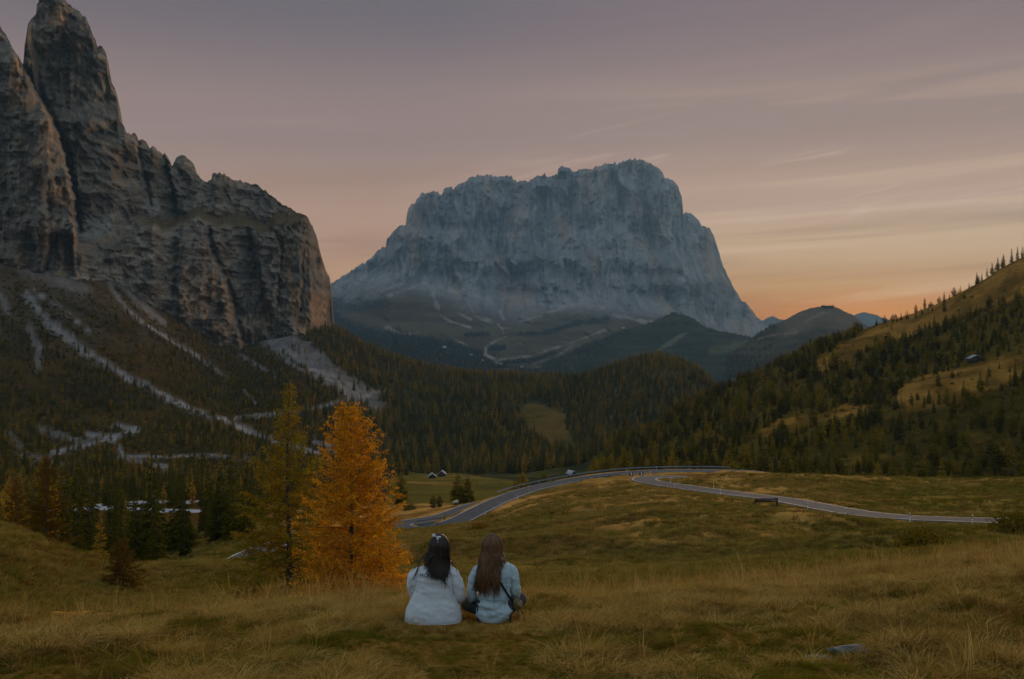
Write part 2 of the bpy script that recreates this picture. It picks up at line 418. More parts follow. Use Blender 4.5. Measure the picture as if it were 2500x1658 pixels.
# ------------------------------------------------------------------ terrain: valley profiles at a fan of bearings
NEAR = [(2.2, 2760), (5, 1885), (7.7, 1664), (10.5, 1525)]
PROF = {
 -400: [(2.2, 2790), (5, 1910), (7.7, 1690), (10.5, 1590), (13, 1550), (18, 1530), (25, 1440), (35, 1290), (46, 1240), (60, 1260), (100, 1400), (180, 1330), (300, 1235), (450, 1130), (600, 1050), (800, 860), (1000, 600), (1300, 520), (2600, 700)],
 0: [(2.2, 2780), (5, 1900), (7.7, 1672), (10.5, 1560), (13, 1522), (16, 1530), (22, 1545), (30, 1440), (38, 1322), (46, 1290), (55, 1310), (80, 1440), (110, 1430), (180, 1340), (300, 1246), (420, 1165), (600, 1090), (800, 890), (1000, 650), (1300, 560), (2600, 700)],
 200: [(2.2, 2770), (5, 1890), (7.7, 1668), (10.5, 1552), (13, 1515), (16, 1525), (22, 1570), (30, 1500), (40, 1410), (46, 1385), (55, 1415), (80, 1460), (110, 1430), (180, 1340), (300, 1243), (420, 1170), (600, 1100), (800, 930), (1000, 705), (1300, 600), (2600, 700)],
 400: [(2.2, 2765), (5, 1885), (7.7, 1665), (10.5, 1545), (13, 1503), (16, 1512), (22, 1560), (35, 1490), (48, 1445), (60, 1425), (80, 1430), (110, 1412), (180, 1330), (300, 1243), (420, 1172), (600, 1102), (800, 980), (1000, 835), (1150, 770), (1400, 700), (2600, 760)],
 600: [*NEAR[:3], (10.5, 1538), (13, 1492), (16, 1495), (22, 1540), (40, 1490), (60, 1415), (90, 1385), (130, 1345), (200, 1290), (300, 1246), (420, 1190), (600, 1112), (800, 1030), (1000, 950), (1200, 872), (1400, 835), (1600, 850), (2600, 980)],
 720: [*NEAR[:3], (10.5, 1533), (13, 1487), (16, 1488), (22, 1530), (40, 1490), (70, 1412), (110, 1370), (160, 1330), (220, 1290), (300, 1252), (420, 1195), (560, 1140), (760, 1060), (950, 970), (1150, 880), (1350, 822), (1500, 820), (1700, 860), (2600, 1010)],
 800: [*NEAR[:3], (10.5, 1530), (13, 1484), (16, 1482), (22, 1520), (40, 1490), (70, 1410), (110, 1368), (160, 1330), (220, 1292), (300, 1260), (420, 1204), (550, 1162), (700, 1110), (900, 1020), (1100, 915), (1250, 850), (1400, 812), (1550, 805), (1800, 860), (2600, 1030)],
 900: [*NEAR, (13, 1481), (16, 1478), (22, 1510), (40, 1465), (70, 1400), (110, 1352), (160, 1318), (215, 1292), (260, 1272), (330, 1240), (450, 1202), (600, 1172), (700, 1140), (900, 1060), (1100, 970), (1300, 890), (1450, 852), (1560, 850), (1800, 890), (2600, 1040)],
 1000: [*NEAR, (13, 1478), (16, 1474), (22, 1500), (40, 1440), (70, 1390), (110, 1340), (160, 1308), (200, 1295), (224, 1289), (240, 1274), (270, 1258), (340, 1232), (450, 1202), (600, 1174), (680, 1158), (760, 1143), (900, 1085), (1100, 1010), (1300, 935), (1450, 895), (1560, 890), (1900, 950), (2600, 1060)],
 1200: [*NEAR, (13, 1470), (16, 1464), (22, 1480), (40, 1440), (70, 1370), (110, 1320), (160, 1290), (205, 1268), (240, 1240), (256, 1228), (275, 1228), (340, 1228), (450, 1206), (600, 1178), (700, 1160), (800, 1130), (1000, 1060), (1200, 980), (1400, 935), (1500, 922), (1650, 930), (1900, 980), (2600, 1080)],
 1400: [*NEAR, (13, 1462), (16, 1450), (22, 1455), (30, 1460), (50, 1420), (80, 1350), (120, 1290), (170, 1237), (220, 1202), (260, 1184), (291, 1173), (312, 1176), (360, 1190), (450, 1180), (600, 1160), (750, 1130), (1000, 1060), (1200, 990), (1400, 940), (1500, 928), (1650, 935), (1900, 980), (2600, 1080)],
 1500: [*NEAR, (13, 1457), (16, 1443), (22, 1442), (30, 1450), (50, 1415), (80, 1342), (120, 1280), (165, 1230), (210, 1196), (250, 1174), (280, 1165), (303, 1158), (325, 1165), (400, 1175), (500, 1155), (620, 1120), (720, 1085), (850, 1090), (1000, 1050), (1200, 965), (1380, 905), (1470, 898), (1600, 910), (1900, 980), (2600, 1080)],
 1600: [(2.2, 2750), (5, 1875), (7.7, 1655), (10.5, 1515), (13, 1452), (16, 1436), (22, 1430), (30, 1440), (50, 1410), (80, 1335), (120, 1268), (160, 1222), (190, 1197), (217, 1180), (240, 1168), (262, 1164), (290, 1158), (311, 1151), (335, 1160), (400, 1170), (500, 1140), (620, 1082), (720, 1045), (850, 1060), (1000, 1030), (1200, 935), (1350, 884), (1450, 874), (1600, 890), (1900, 980), (2600, 1080)],
 1700: [(2.2, 2745), (5, 1870), (7.7, 1648), (10.5, 1506), (13, 1447), (16, 1428), (22, 1418), (30, 1425), (50, 1400), (80, 1328), (120, 1265), (155, 1228), (185, 1205), (205, 1193), (230, 1168), (250, 1160), (290, 1158), (312, 1150), (340, 1160), (400, 1168), (500, 1115), (620, 1035), (720, 990), (800, 985), (950, 1020), (1150, 980), (1330, 915), (1450, 905), (1600, 920), (1900, 990), (2600, 1080)],
 1800: [(2.2, 2740), (5, 1865), (7.7, 1640), (10.5, 1500), (13, 1442), (16, 1421), (22, 1406), (30, 1410), (50, 1390), (80, 1322), (120, 1264), (150, 1238), (175, 1218), (192, 1206), (215, 1180), (235, 1157), (250, 1152), (275, 1166), (305, 1156), (330, 1160), (400, 1165), (500, 1090), (600, 1015), (700, 960), (780, 940), (900, 965), (1100, 1000), (1400, 1000), (1900, 1010), (2600, 1080)],
 1900: [(2.2, 2735), (5, 1860), (7.7, 1634), (10.5, 1494), (13, 1437), (16, 1413), (22, 1396), (30, 1401), (50, 1380), (80, 1317), (120, 1264), (146, 1243), (165, 1227), (178, 1217), (200, 1186), (222, 1163), (240, 1160), (270, 1172), (330, 1180), (400, 1160), (490, 1070), (590, 985), (690, 920), (780, 898), (860, 905), (1000, 960), (1400, 1000), (1900, 1010), (2600, 1080)],
 2000: [(2.2, 2730), (5, 1855), (7.7, 1628), (10.5, 1488), (13, 1432), (16, 1406), (22, 1386), (30, 1392), (50, 1370), (80, 1312), (120, 1266), (142, 1250), (160, 1237), (180, 1215), (205, 1182), (230, 1164), (250, 1166), (320, 1200), (400, 1150), (480, 1055), (580, 970), (680, 895), (780, 858), (850, 852), (950, 880), (1200, 950), (1900, 1010), (2600, 1080)],
 2200: [(2.2, 2720), (5, 1845), (7.7, 1618), (10.5, 1476), (13, 1422), (16, 1394), (22, 1362), (28, 1364), (40, 1370), (70, 1322), (100, 1292), (130, 1266), (145, 1258), (165, 1228), (195, 1195), (215, 1176), (240, 1168), (270, 1182), (340, 1205), (400, 1130), (480, 1035), (560, 955), (650, 880), (740, 810), (800, 780), (900, 800), (1200, 900), (2600, 1060)],
 2500: [(2.2, 2700), (5, 1825), (7.7, 1600), (10.5, 1455), (13, 1402), (16, 1375), (22, 1338), (28, 1332), (40, 1350), (70, 1322), (100, 1292), (121, 1272), (140, 1254), (160, 1225), (190, 1185), (220, 1166), (250, 1176), (330, 1210), (400, 1110), (470, 1000), (540, 910), (620, 810), (700, 702), (760, 637), (850, 660), (1200, 850), (2600, 1060)],
 2900: [(2.2, 2680), (5, 1800), (7.7, 1570), (10.5, 1420), (13, 1370), (16, 1340), (22, 1292), (28, 1282), (40, 1310), (70, 1302), (100, 1285), (118, 1272), (160, 1225), (220, 1165), (330, 1190), (400, 1060), (470, 930), (560, 780), (700, 560), (800, 480), (1200, 700), (2600, 1060)],
}
LD0, LD1, NLD = math.log(2.2), math.log(2600.0), 1500
_ld = np.linspace(LD0, LD1, NLD)
_cols = sorted(PROF)
_prof = np.stack([pchip(np.log([d for d, _ in PROF[c]]), [p for _, p in PROF[c]], _ld) for c in _cols])
PX0, PX1, NPX = -400.0, 2900.0, 661
_pxs = np.linspace(PX0, PX1, NPX)
PYT = pchip(np.array(_cols, float), _prof, _pxs)           # (NPX, NLD)
_wl = np.exp(-((_ld - math.log(20.0)) / 0.55) ** 2)[None, :] * (sstep(1150, 1500, _pxs) * (1 - 0.45 * sstep(2150, 2500, _pxs)))[:, None]
PYT += 26 * _wl
# smooth along the bearings a little so the columns do not show
for _ in range(6):
    PYT[1:-1] = 0.25 * PYT[:-2] + 0.5 * PYT[1:-1] + 0.25 * PYT[2:]
RUNMIN = np.minimum.accumulate(np.where(_ld[None, :] > math.log(6), PYT, 9999), axis=1)


def _bil(T, px, D):
    u = np.clip((np.asarray(px, float) - PX0) / (PX1 - PX0) * (NPX - 1), 0, NPX - 1.001)
    v = np.clip((np.log(D) - LD0) / (LD1 - LD0) * (NLD - 1), 0, NLD - 1.001)
    i, j = u.astype(int), v.astype(int); a, b = u - i, v - j
    return (T[i, j] * (1 - a) + T[i + 1, j] * a) * (1 - b) + (T[i, j + 1] * (1 - a) + T[i + 1, j + 1] * a) * b


def to_xyz(px, py, D):
    px, py, D = np.broadcast_arrays(np.asarray(px, float), np.asarray(py, float), np.asarray(D, float))
    return np.stack([(px - CX) / F * D, D, (CY - py) / F * D], -1)


# road centre line: bearing, drop and distance of each bend
ROAD_PTS = [(2700, 1276, 113), (2560, 1274, 116), (2440, 1270, 120), (2340, 1269, 125), (2240, 1265, 131), (2140, 1258, 139), (2060, 1247, 148), (1985, 1233, 159), (1900, 1218, 174), (1800, 1206, 190),
            (1700, 1193, 205), (1635, 1184, 214), (1592, 1177, 221), (1573, 1171, 229), (1584, 1166, 238), (1625, 1164, 245), (1690, 1165, 254), (1770, 1166, 265), (1830, 1161, 279),
            (1850, 1155, 294), (1815, 1150.5, 306), (1740, 1149, 312), (1660, 1149, 313), (1580, 1151, 311), (1500, 1157, 304), (1400, 1172, 292), (1300, 1193, 274), (1225, 1219, 255), (1170, 1245, 240),
            (1125, 1268, 230), (1085, 1282, 224), (1040, 1290, 221), (1000, 1290, 222), (975, 1284, 226), (985, 1277, 231), (1030, 1270, 235), (1080, 1261, 241), (1120, 1247, 251), (1155, 1234, 262), (1200, 1227, 272), (1260, 1224, 280), (1330, 1225, 290)]
_rp = to_xyz(*np.array(ROAD_PTS, float).T)


def catmull(P, step):
    P = np.asarray(P, float); out = []
    Q = np.vstack([2 * P[0] - P[1], P, 2 * P[-1] - P[-2]])
    for i in range(1, len(Q) - 2):
        n = max(2, int(np.linalg.norm(Q[i + 1] - Q[i]) / step))
        t = (np.arange(n) / n)[:, None]
        a, b, c, d = Q[i - 1], Q[i], Q[i + 1], Q[i + 2]
        out.append(0.5 * (2 * b + (c - a) * t + (2 * a - 5 * b + 4 * c - d) * t ** 2 + (3 * b - a - 3 * c + d) * t ** 3))
    out.append(P[-1:])
    return np.concatenate(out)


ROAD = catmull(_rp, 1.0)
for _ in range(12):
    ROAD[1:-1, 2] = 0.25 * ROAD[:-2, 2] + 0.5 * ROAD[1:-1, 2] + 0.25 * ROAD[2:, 2]
ROAD_HW = 2.75
# two more strips of the same road far below on the left
LOW1 = catmull(to_xyz(*np.array([(470, 1408, 88), (530, 1392, 95), (575, 1373, 103), (615, 1352, 112), (655, 1335, 122), (700, 1322, 132)], float).T), 1.0)
LOW2 = catmull(to_xyz(*np.array([(-20, 1254, 296), (60, 1250, 298), (190, 1244, 300), (260, 1240, 303), (320, 1243, 300), (420, 1247, 297), (500, 1249, 296)], float).T), 2.0)
LOW3 = catmull(to_xyz(*np.array([(220, 1236, 312), (330, 1227, 322), (420, 1225, 326), (480, 1226, 325)], float).T), 2.0)


def FOLD(X, D): return ridged(X / 30 + D / 26, D / 34 - X / 60, seed=27, octv=2)


def hum(X, D):
    a = 0.17 * fbm(X / 1.5, D / 1.5, seed=3, octv=3) * (1 - sstep(18, 45, D)) + 0.05 * vnoise(X / 0.45, D / 0.45, seed=8) * (1 - sstep(14, 22, D))
    b = (1.0 * fbm(X / 17 + D / 60, D / 15, seed=21, octv=3) * (1 - 0.45 * sstep(95, 150, D)) + 1.6 * (FOLD(X, D) - 0.45) * (1 - 0.8 * sstep(95, 150, D)) + 0.35 * fbm(X / 5, D / 5, seed=22, octv=2)) * sstep(20, 60, D) * (1 - 0.6 * sstep(340, 420, D))
    c = 5.0 * fbm(X / 75, D / 75, seed=31, octv=3) * sstep(380, 600, D)
    return a + b + c


def near_line(X, Y, line):
    """distance to a polyline of samples and z of the nearest one"""
    d = np.full(X.shape, 1e9); zz = np.zeros(X.shape)
    m = (Y > line[:, 1].min() - 14) & (Y < line[:, 1].max() + 14) & (X > line[:, 0].min() - 14) & (X < line[:, 0].max() + 14)
    ii = np.flatnonzero(m.ravel())
    xf, yf = X.ravel()[ii], Y.ravel()[ii]
    df, zf = np.full(len(ii), 1e9), np.zeros(len(ii))
    for k in range(0, len(ii), 4000):
        dd = (xf[k:k + 4000, None] - line[None, :, 0]) ** 2 + (yf[k:k + 4000, None] - line[None, :, 1]) ** 2
        j = dd.argmin(1); df[k:k + 4000] = np.sqrt(dd[np.arange(len(j)), j]); zf[k:k + 4000] = line[j, 2]
    d.ravel()[ii] = df; zz.ravel()[ii] = zf
    return d, zz


def ground_z(px, D):
    px, D = np.broadcast_arrays(np.asarray(px, float), np.asarray(D, float))
    shp = px.shape; px = px.ravel(); D = D.ravel()
    py = _bil(PYT, px, D)
    X = (px - CX) / F * D
    z = (CY - py) / F * D + hum(X, D)
    for line, hw in ((ROAD, ROAD_HW), (LOW1, 1.7), (LOW2, 3.0), (LOW3, 3.0)):
        d, zr = near_line(X, D, line)
        w = 1 - sstep(hw + 1.2, hw + 8.0, d)
        z = z * (1 - w) + (zr - 0.12) * w
    w = 1 - sstep(0.9, 1.7, np.hypot((X + 0.5) / 1.25, D - 10.45))
    z = z * (1 - w) + (-2.90 - 0.12 * (D - 10.5)) * w
    return z.reshape(shp)


def gpt(px, D):
    z = float(ground_z(np.array([float(px)]), np.array([float(D)]))[0])
    return Vector(((px - CX) / F * D, D, z))


def poly_dist(px, py, pts):
    """distance in the px/py map to a polyline"""
    d = np.full(np.shape(px), 1e9)
    for (ax, ay), (bx, by) in zip(pts[:-1], pts[1:]):
        vx, vy = bx - ax, by - ay; l2 = vx * vx + vy * vy + 1e-9
        t = np.clip(((px - ax) * vx + (py - ay) * vy) / l2, 0, 1)
        d = np.minimum(d, np.hypot(px - ax - t * vx, py - ay - t * vy))
    return d


def in_poly(px, py, poly):
    r = np.zeros(np.shape(px), bool); n = len(poly)
    for i in range(n):
        (x0, y0), (x1, y1) = poly[i], poly[i - 1]
        c = ((y0 > py) != (y1 > py)) & (px < (x1 - x0) * (py - y0) / (y1 - y0 + 1e-9) + x0)
        r ^= c
    return r


SCREE = [  # bearing/drop of each scree chute, its half width and how bare it is
 ([(252, 622), (273, 708), (323, 769), (374, 805), (431, 841), (482, 870), (518, 895), (553, 926)], 4.0, 0.9),
 ([(262, 640), (290, 690), (330, 730), (400, 790)], 8.0, 0.5),
 ([(65, 722), (122, 794), (201, 852), (252, 888)], 9.0, 0.8),
 ([(252, 888), (309, 920), (359, 942), (406, 970), (464, 999)], 6.0, 1.0),
 ([(464, 999), (518, 1017), (575, 1039), (633, 1064), (701, 1086), (776, 1104)], 7.0, 1.0),
 ([(83, 712), (151, 755), (216, 809)], 3.0, 0.8),
 ([(575, 1021), (683, 1010), (766, 999), (850, 974), (940, 955)], 4.0, 0.95),
 ([(640, 820), (719, 870), (776, 905), (850, 958), (880, 975)], 11.0, 0.85),
 ([(690, 822), (760, 860), (810, 905), (880, 955), (925, 995)], 15.0, 0.6),
 ([(625, 827), (701, 884), (798, 938)], 4.0, 0.7),
 ([(582, 866), (640, 899), (672, 916)], 3.5, 0.9),
 ([(280, 1039), (338, 1050), (252, 1078), (194, 1093), (126, 1107)], 6.0, 0.95),
 ([(216, 1060), (288, 1068)], 7.0, 0.9), ([(100, 1050), (190, 1075), (230, 1085)], 9.0, 0.5),
 ([(285, 1084), (302, 1113), (420, 1117), (504, 1113), (659, 1122)], 4.5, 0.9),
 ([(294, 1122), (360, 1132), (432, 1151)], 7.0, 0.7), ([(20, 1060), (60, 1110), (150, 1140)], 10.0, 0.35),
 ([(768, 1076), (793, 1084), (820, 1096)], 8.0, 0.8), ([(595, 955), (625, 985)], 3.0, 0.8),
 ([(0, 626), (60, 650), (108, 669), (200, 708)], 16.0, 0.45), ([(0, 720), (20, 760)], 6, 0.5), ([(70, 800), (95, 850), (90, 900)], 8, 0.5),
]


def scree_mask(px, py):
    m = np.zeros(np.shape(px))
    nz = fbm(px / 9.0, py / 9.0, seed=77, octv=3)
    for pts, w, s in SCREE:
        d = poly_dist(px, py, pts) / 1.25
        m = np.maximum(m, s * (1 - sstep(w * 0.45, w * 1.35, d + nz * w * 0.65)))
    return m


CLEARING = [(1262, 1010), (1290, 985), (1330, 990), (1379, 1017), (1383, 1049), (1403, 1085), (1427, 1105), (1387, 1109), (1352, 1090), (1294, 1060)]
HUTMEADOW = [(930, 1300), (950, 1170), (1000, 1153), (1100, 1151), (1180, 1166), (1255, 1172), (1260, 1240), (1180, 1262), (1060, 1282)]
# open grass on the right hillside, by bearing and drop
OPEN_R = [
 [(1990, 885), (2080, 830), (2160, 785), (2280, 735), (2400, 665), (2520, 612), (2520, 720), (2430, 745), (2330, 780), (2270, 800), (2190, 840), (2120, 865), (2050, 895), (2000, 915)],
 [(2190, 945), (2260, 915), (2400, 885), (2520, 862), (2520, 905), (2430, 950), (2330, 985), (2220, 1010), (2190, 985)],
 [(1835, 1062), (1900, 1030), (1960, 1012), (2010, 1005), (2060, 990), (2120, 990), (2090, 1015), (2000, 1030), (1950, 1040), (1880, 1068)],
 [(2200, 1010), (2330, 990), (2520, 920), (2520, 1130), (2000, 1150), (1940, 1110), (2060, 1060)],
]


def right_hill(px, D):
    return (D > 335) & (D < 1000) & (px > 1430 + (D - 400) * 0.22)


def ground_albedo(px, py, D, X):
    n1 = fbm(X / 9, D / 9, seed=41, octv=4); n2 = fbm(X / 2.1, D / 2.1, seed=42, octv=3); n3 = fbm(X / 40, D / 30, seed=43, octv=3)
    straw = np.array((0.260, 0.166, 0.060)); green = np.array((0.078, 0.083, 0.017)); brown = np.array((0.117, 0.073, 0.023)); dark = np.array((0.046, 0.039, 0.012))
    c = mixc(brown, straw, sstep(-0.2, 0.5, n1 + 0.3 * n2))
    c = mixc(c, green, sstep(-0.05, 0.45, n3 + 0.35 * n2) * 0.5)
    c = mixc(c, dark, sstep(0.15, 0.6, n2 * 0.7 - n1 * 0.5) * 0.6)
    fo = FOLD(X, D)
    c = mixc(c, straw * 1.1, 0.65 * sstep(0.35, 0.85, fo + 0.2 * n2) * sstep(28, 50, D))
    c = mixc(c, dark * 1.3, 0.45 * sstep(0.0, -0.5, fo + 0.2 * n1) * sstep(28, 50, D))
    # greener right and lower, heathy hollow behind the two people, gold rims
    c = mixc(c, green, 0.4 * sstep(1750, 2250, px) * sstep(30, 70, D) * (D < 335))
    hol = sstep(80, 10, poly_dist(px, py, [(1040, 1330), (1200, 1310), (1350, 1300), (1480, 1330)])) * (D > 25) * (D < 335)
    c = mixc(c, np.array((0.072, 0.049, 0.017)), 0.9 * hol)
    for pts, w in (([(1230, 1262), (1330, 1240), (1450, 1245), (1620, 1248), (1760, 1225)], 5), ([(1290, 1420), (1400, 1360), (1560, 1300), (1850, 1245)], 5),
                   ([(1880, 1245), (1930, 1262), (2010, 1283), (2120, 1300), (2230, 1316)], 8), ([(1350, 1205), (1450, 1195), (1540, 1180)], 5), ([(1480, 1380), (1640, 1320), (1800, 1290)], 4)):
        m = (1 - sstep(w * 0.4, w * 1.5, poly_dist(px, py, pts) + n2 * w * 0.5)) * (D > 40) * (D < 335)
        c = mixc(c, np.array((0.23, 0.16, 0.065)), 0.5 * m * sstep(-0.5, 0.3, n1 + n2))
    # dark spur and low valley on the left
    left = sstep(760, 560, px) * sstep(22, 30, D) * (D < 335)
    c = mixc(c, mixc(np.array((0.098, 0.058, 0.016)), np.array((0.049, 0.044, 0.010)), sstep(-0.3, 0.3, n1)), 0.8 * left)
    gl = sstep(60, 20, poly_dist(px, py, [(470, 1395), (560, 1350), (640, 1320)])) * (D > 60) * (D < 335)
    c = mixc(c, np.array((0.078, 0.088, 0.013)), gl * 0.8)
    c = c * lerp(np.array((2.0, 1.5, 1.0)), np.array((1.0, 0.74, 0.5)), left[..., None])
    # valley floor and forest ground beyond
    far = sstep(330, 350, D)
    f1 = fbm(X / 60, D / 60, seed=51, octv=4); f2 = fbm(X / 14, D / 14, seed=52, octv=3)
    fc = mixc(np.array((0.039, 0.036, 0.013)), np.array((0.081, 0.065, 0.021)), sstep(-0.3, 0.5, f1 + 0.5 * f2))
    mead = mixc(np.array((0.111, 0.101, 0.026)), np.array((0.195, 0.137, 0.046)), sstep(-0.3, 0.4, f1 + 0.4 * f2))
    mead = mead * np.array((1.15, 0.92, 0.62))
    hm = in_poly(px + 10 * f2, py, HUTMEADOW) & (D > 280)
    cl = in_poly(px + 8 * f2, py + 6 * f1, CLEARING)
    fc = mixc(fc, mead * 0.95, hm)
    fc = mixc(fc, mead * 0.62, cl & ~hm)
    rh = right_hill(px, D)
    gold = mixc(np.array((0.137, 0.091, 0.026)), np.array((0.305, 0.195, 0.068)), sstep(-0.4, 0.4, f1 * 0.6 + f2 * 0.8))
    op = np.zeros(np.shape(px), bool)
    for p in OPEN_R[:3]: op |= in_poly(px + 6 * f2, py + 6 * f2, p)
    fc = mixc(fc, np.array((0.091, 0.072, 0.017)), rh * 1.0)
    fc = mixc(fc, gold * 0.82, (rh & op) * 1.0)
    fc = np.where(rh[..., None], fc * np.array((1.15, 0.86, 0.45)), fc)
    lower = in_poly(px, py, OPEN_R[3]) & rh
    fc = mixc(fc, mixc(np.array((0.072, 0.060, 0.013)), np.array((0.137, 0.104, 0.029)), sstep(-0.2, 0.4, f2 + f1)) * np.array((0.85, 0.66, 0.35)), lower * 1.0)
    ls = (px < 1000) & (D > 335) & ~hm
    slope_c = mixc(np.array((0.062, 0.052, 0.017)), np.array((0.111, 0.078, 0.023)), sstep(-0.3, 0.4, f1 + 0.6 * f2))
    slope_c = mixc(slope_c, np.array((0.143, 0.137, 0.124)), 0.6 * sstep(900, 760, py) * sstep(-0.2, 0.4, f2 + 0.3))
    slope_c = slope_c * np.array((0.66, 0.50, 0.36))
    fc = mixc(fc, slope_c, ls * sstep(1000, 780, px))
    sm = scree_mask(px, py) * (px < 1000) * (D > 400)
    rockc = mixc(np.array((0.260, 0.254, 0.247)), np.array((0.468, 0.455, 0.442)), sstep(-0.4, 0.5, fbm(X / 5, D / 8, seed=60, octv=3)))
    rockc = rockc * np.array((0.60, 0.55, 0.53))
    fc = mixc(fc, rockc, sm)
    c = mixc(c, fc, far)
    # lawn verge and bare gravel shoulder along the road
    return np.clip(c, 0.004, 1)


def build_ground():
    rows = []
    d = 2.2
    while d < 2550:
        rows.append(d)
        d *= 1.016 if d < 60 else (1.0075 if d < 345 else (1.011 if d < 1000 else 1.014))
    rows = np.array(rows)
    pxs = np.concatenate([np.linspace(-3400, -440, 50), np.linspace(-400, -20, 40), np.arange(-16, 2518, 4.0), np.linspace(2530, 2900, 40), np.linspace(2940, 5900, 50)])
    PX, DD = np.meshgrid(pxs, rows)
    Z = ground_z(PX, DD)
    X = (PX - CX) / F * DD
    PY = CY - Z / DD * F
    V = np.stack([X, DD, Z], -1).reshape(-1, 3)
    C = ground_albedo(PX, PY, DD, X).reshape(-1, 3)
    Fc = grid_faces(len(rows), len(pxs))
    fpx = PX.ravel()[Fc].mean(1); fD = DD.ravel()[Fc].mean(1)
    cls = np.full(len(Fc), 3)
    cls[fD < 19.5] = 0
    cls[(fD >= 19.5) & (fD < 335)] = 1
    cls[(fD >= 19.5) & (fD < 335) & (fpx < 700 - (fD - 20) * 0.0)] = 2
    cls[right_hill(fpx, fD)] = 4
    cls[(fD >= 335) & (fpx < 790)] = 5
    names = [('grassy_hilltop', 'grassy hilltop in the foreground with dry straw and green tufts', M_NEARGROUND),
             ('meadow', 'rolling brown and green meadow crossed by the winding road', M_GROUND),
             ('valley_slope', 'dark brown slope falling into the valley at lower left', M_GROUND),
             ('valley_floor', 'forested valley floor and low wooded hill in the middle distance', M_FARGROUND),
             ('hillside', 'golden grass hillside with scattered trees on the right', M_FARGROUND),
             ('scree_slope', 'brown mountain slope streaked with pale scree below the left cliff', M_FARGROUND)]
    for k, (nm, lab, mt) in enumerate(names):
        f = Fc[cls == k]
        u, inv = np.unique(f, return_inverse=True)
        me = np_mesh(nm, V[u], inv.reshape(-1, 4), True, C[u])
        tag(obj(nm, me, mt), lab, None, None, 'structure')


build_ground()

# wide base sheet under everything, out to the horizon, and the slope the camera stands on
_b = MB(); _b.add([(-6900, -940, -520), (6900, -940, -520), (6900, 10250, -520), (-6900, 10250, -520)], [(0, 1, 2, 3)])
tag(obj('ground', _b.mesh('ground', False, np.full((4, 3), 0.05)), M_FARGROUND), 'dark lowland far below the mountains', kind='structure')
_gx, _gy = np.meshgrid(np.linspace(-60, 60, 60), np.linspace(-70, 2.3, 50))
_gz = -1.93 + 0.11 * np.clip(-_gy + 2.2, 0, 99) + np.where(_gx > 0, 0.05, 0.02) * _gx + 0.3 * fbm(_gx / 6, _gy / 6, seed=5)
_gz = np.where(_gy > 1.5, np.minimum(_gz, -1.9), _gz)
_gm = np_mesh('camera_slope', np.stack([_gx, _gy, _gz], -1).reshape(-1, 3), grid_faces(50, 60), True, np.tile((0.10, 0.075, 0.03), (3000, 1)))
tag(obj('camera_slope', _gm, M_NEARGROUND), 'grassy slope rising behind the viewpoint', kind='structure')


# ------------------------------------------------------------------ road with edge lines
def ribbon(line, offs, dz, name, skirt=0.0):
    t = np.gradient(line[:, :2], axis=0); t /= np.linalg.norm(t, axis=1)[:, None]
    nrm = np.stack([-t[:, 1], t[:, 0]], -1)
    cols = []
    if skirt: offs = [offs[0] - 0.5, *offs, offs[-1] + 0.5]
    for i, o in enumerate(offs):
        z = line[:, 2] + dz - (skirt if skirt and i in (0, len(offs) - 1) else 0)
        cols.append(np.concatenate([line[:, :2] + nrm * o, z[:, None]], 1))
    V = np.stack(cols, 1)
    return np_mesh(name, V.reshape(-1, 3), grid_faces(len(line), len(offs)), True)


def build_road(line, hw, label, mat, name, paint=True):
    r = obj(name, ribbon(line, list(np.linspace(-hw, hw, 7)), 0.03, name, 0.5), mat)
    tag(r, label, kind='structure')
    if paint:
        for s in (-1, 1):
            obj('edge_line', ribbon(line, [s * (hw - 0.28), s * (hw - 0.08)], 0.06, 'edge_line'), M_PAINT, r)
    return r


build_road(ROAD, ROAD_HW, 'grey asphalt mountain road winding through the meadow in hairpins', M_ASPHALT, 'road')
build_road(LOW1, 1.7, 'short grey stretch of road glimpsed below the green larch', M_ASPHALT, 'road')
build_road(LOW2, 3.0, 'pale stretch of road between the trees low on the left', M_ASPHALT_OLD, 'road', False)
build_road(LOW3, 3.0, 'upper pale stretch of road between the trees low on the left', M_ASPHALT_OLD, 'road', False)


# ------------------------------------------------------------------ mountains: relief sheets with backs
def crest_fn(pts, rough, seed, step=1.0):
    xs = np.array([p[0] for p in pts], float); ys = np.array([p[1] for p in pts], float)
    def f(px):
        y = np.interp(px, xs, ys)
        return y + rough * (fbm(px / (9 * step), px * 0 + seed, seed=seed, octv=4, gain=0.6)) * 1.6
    return f


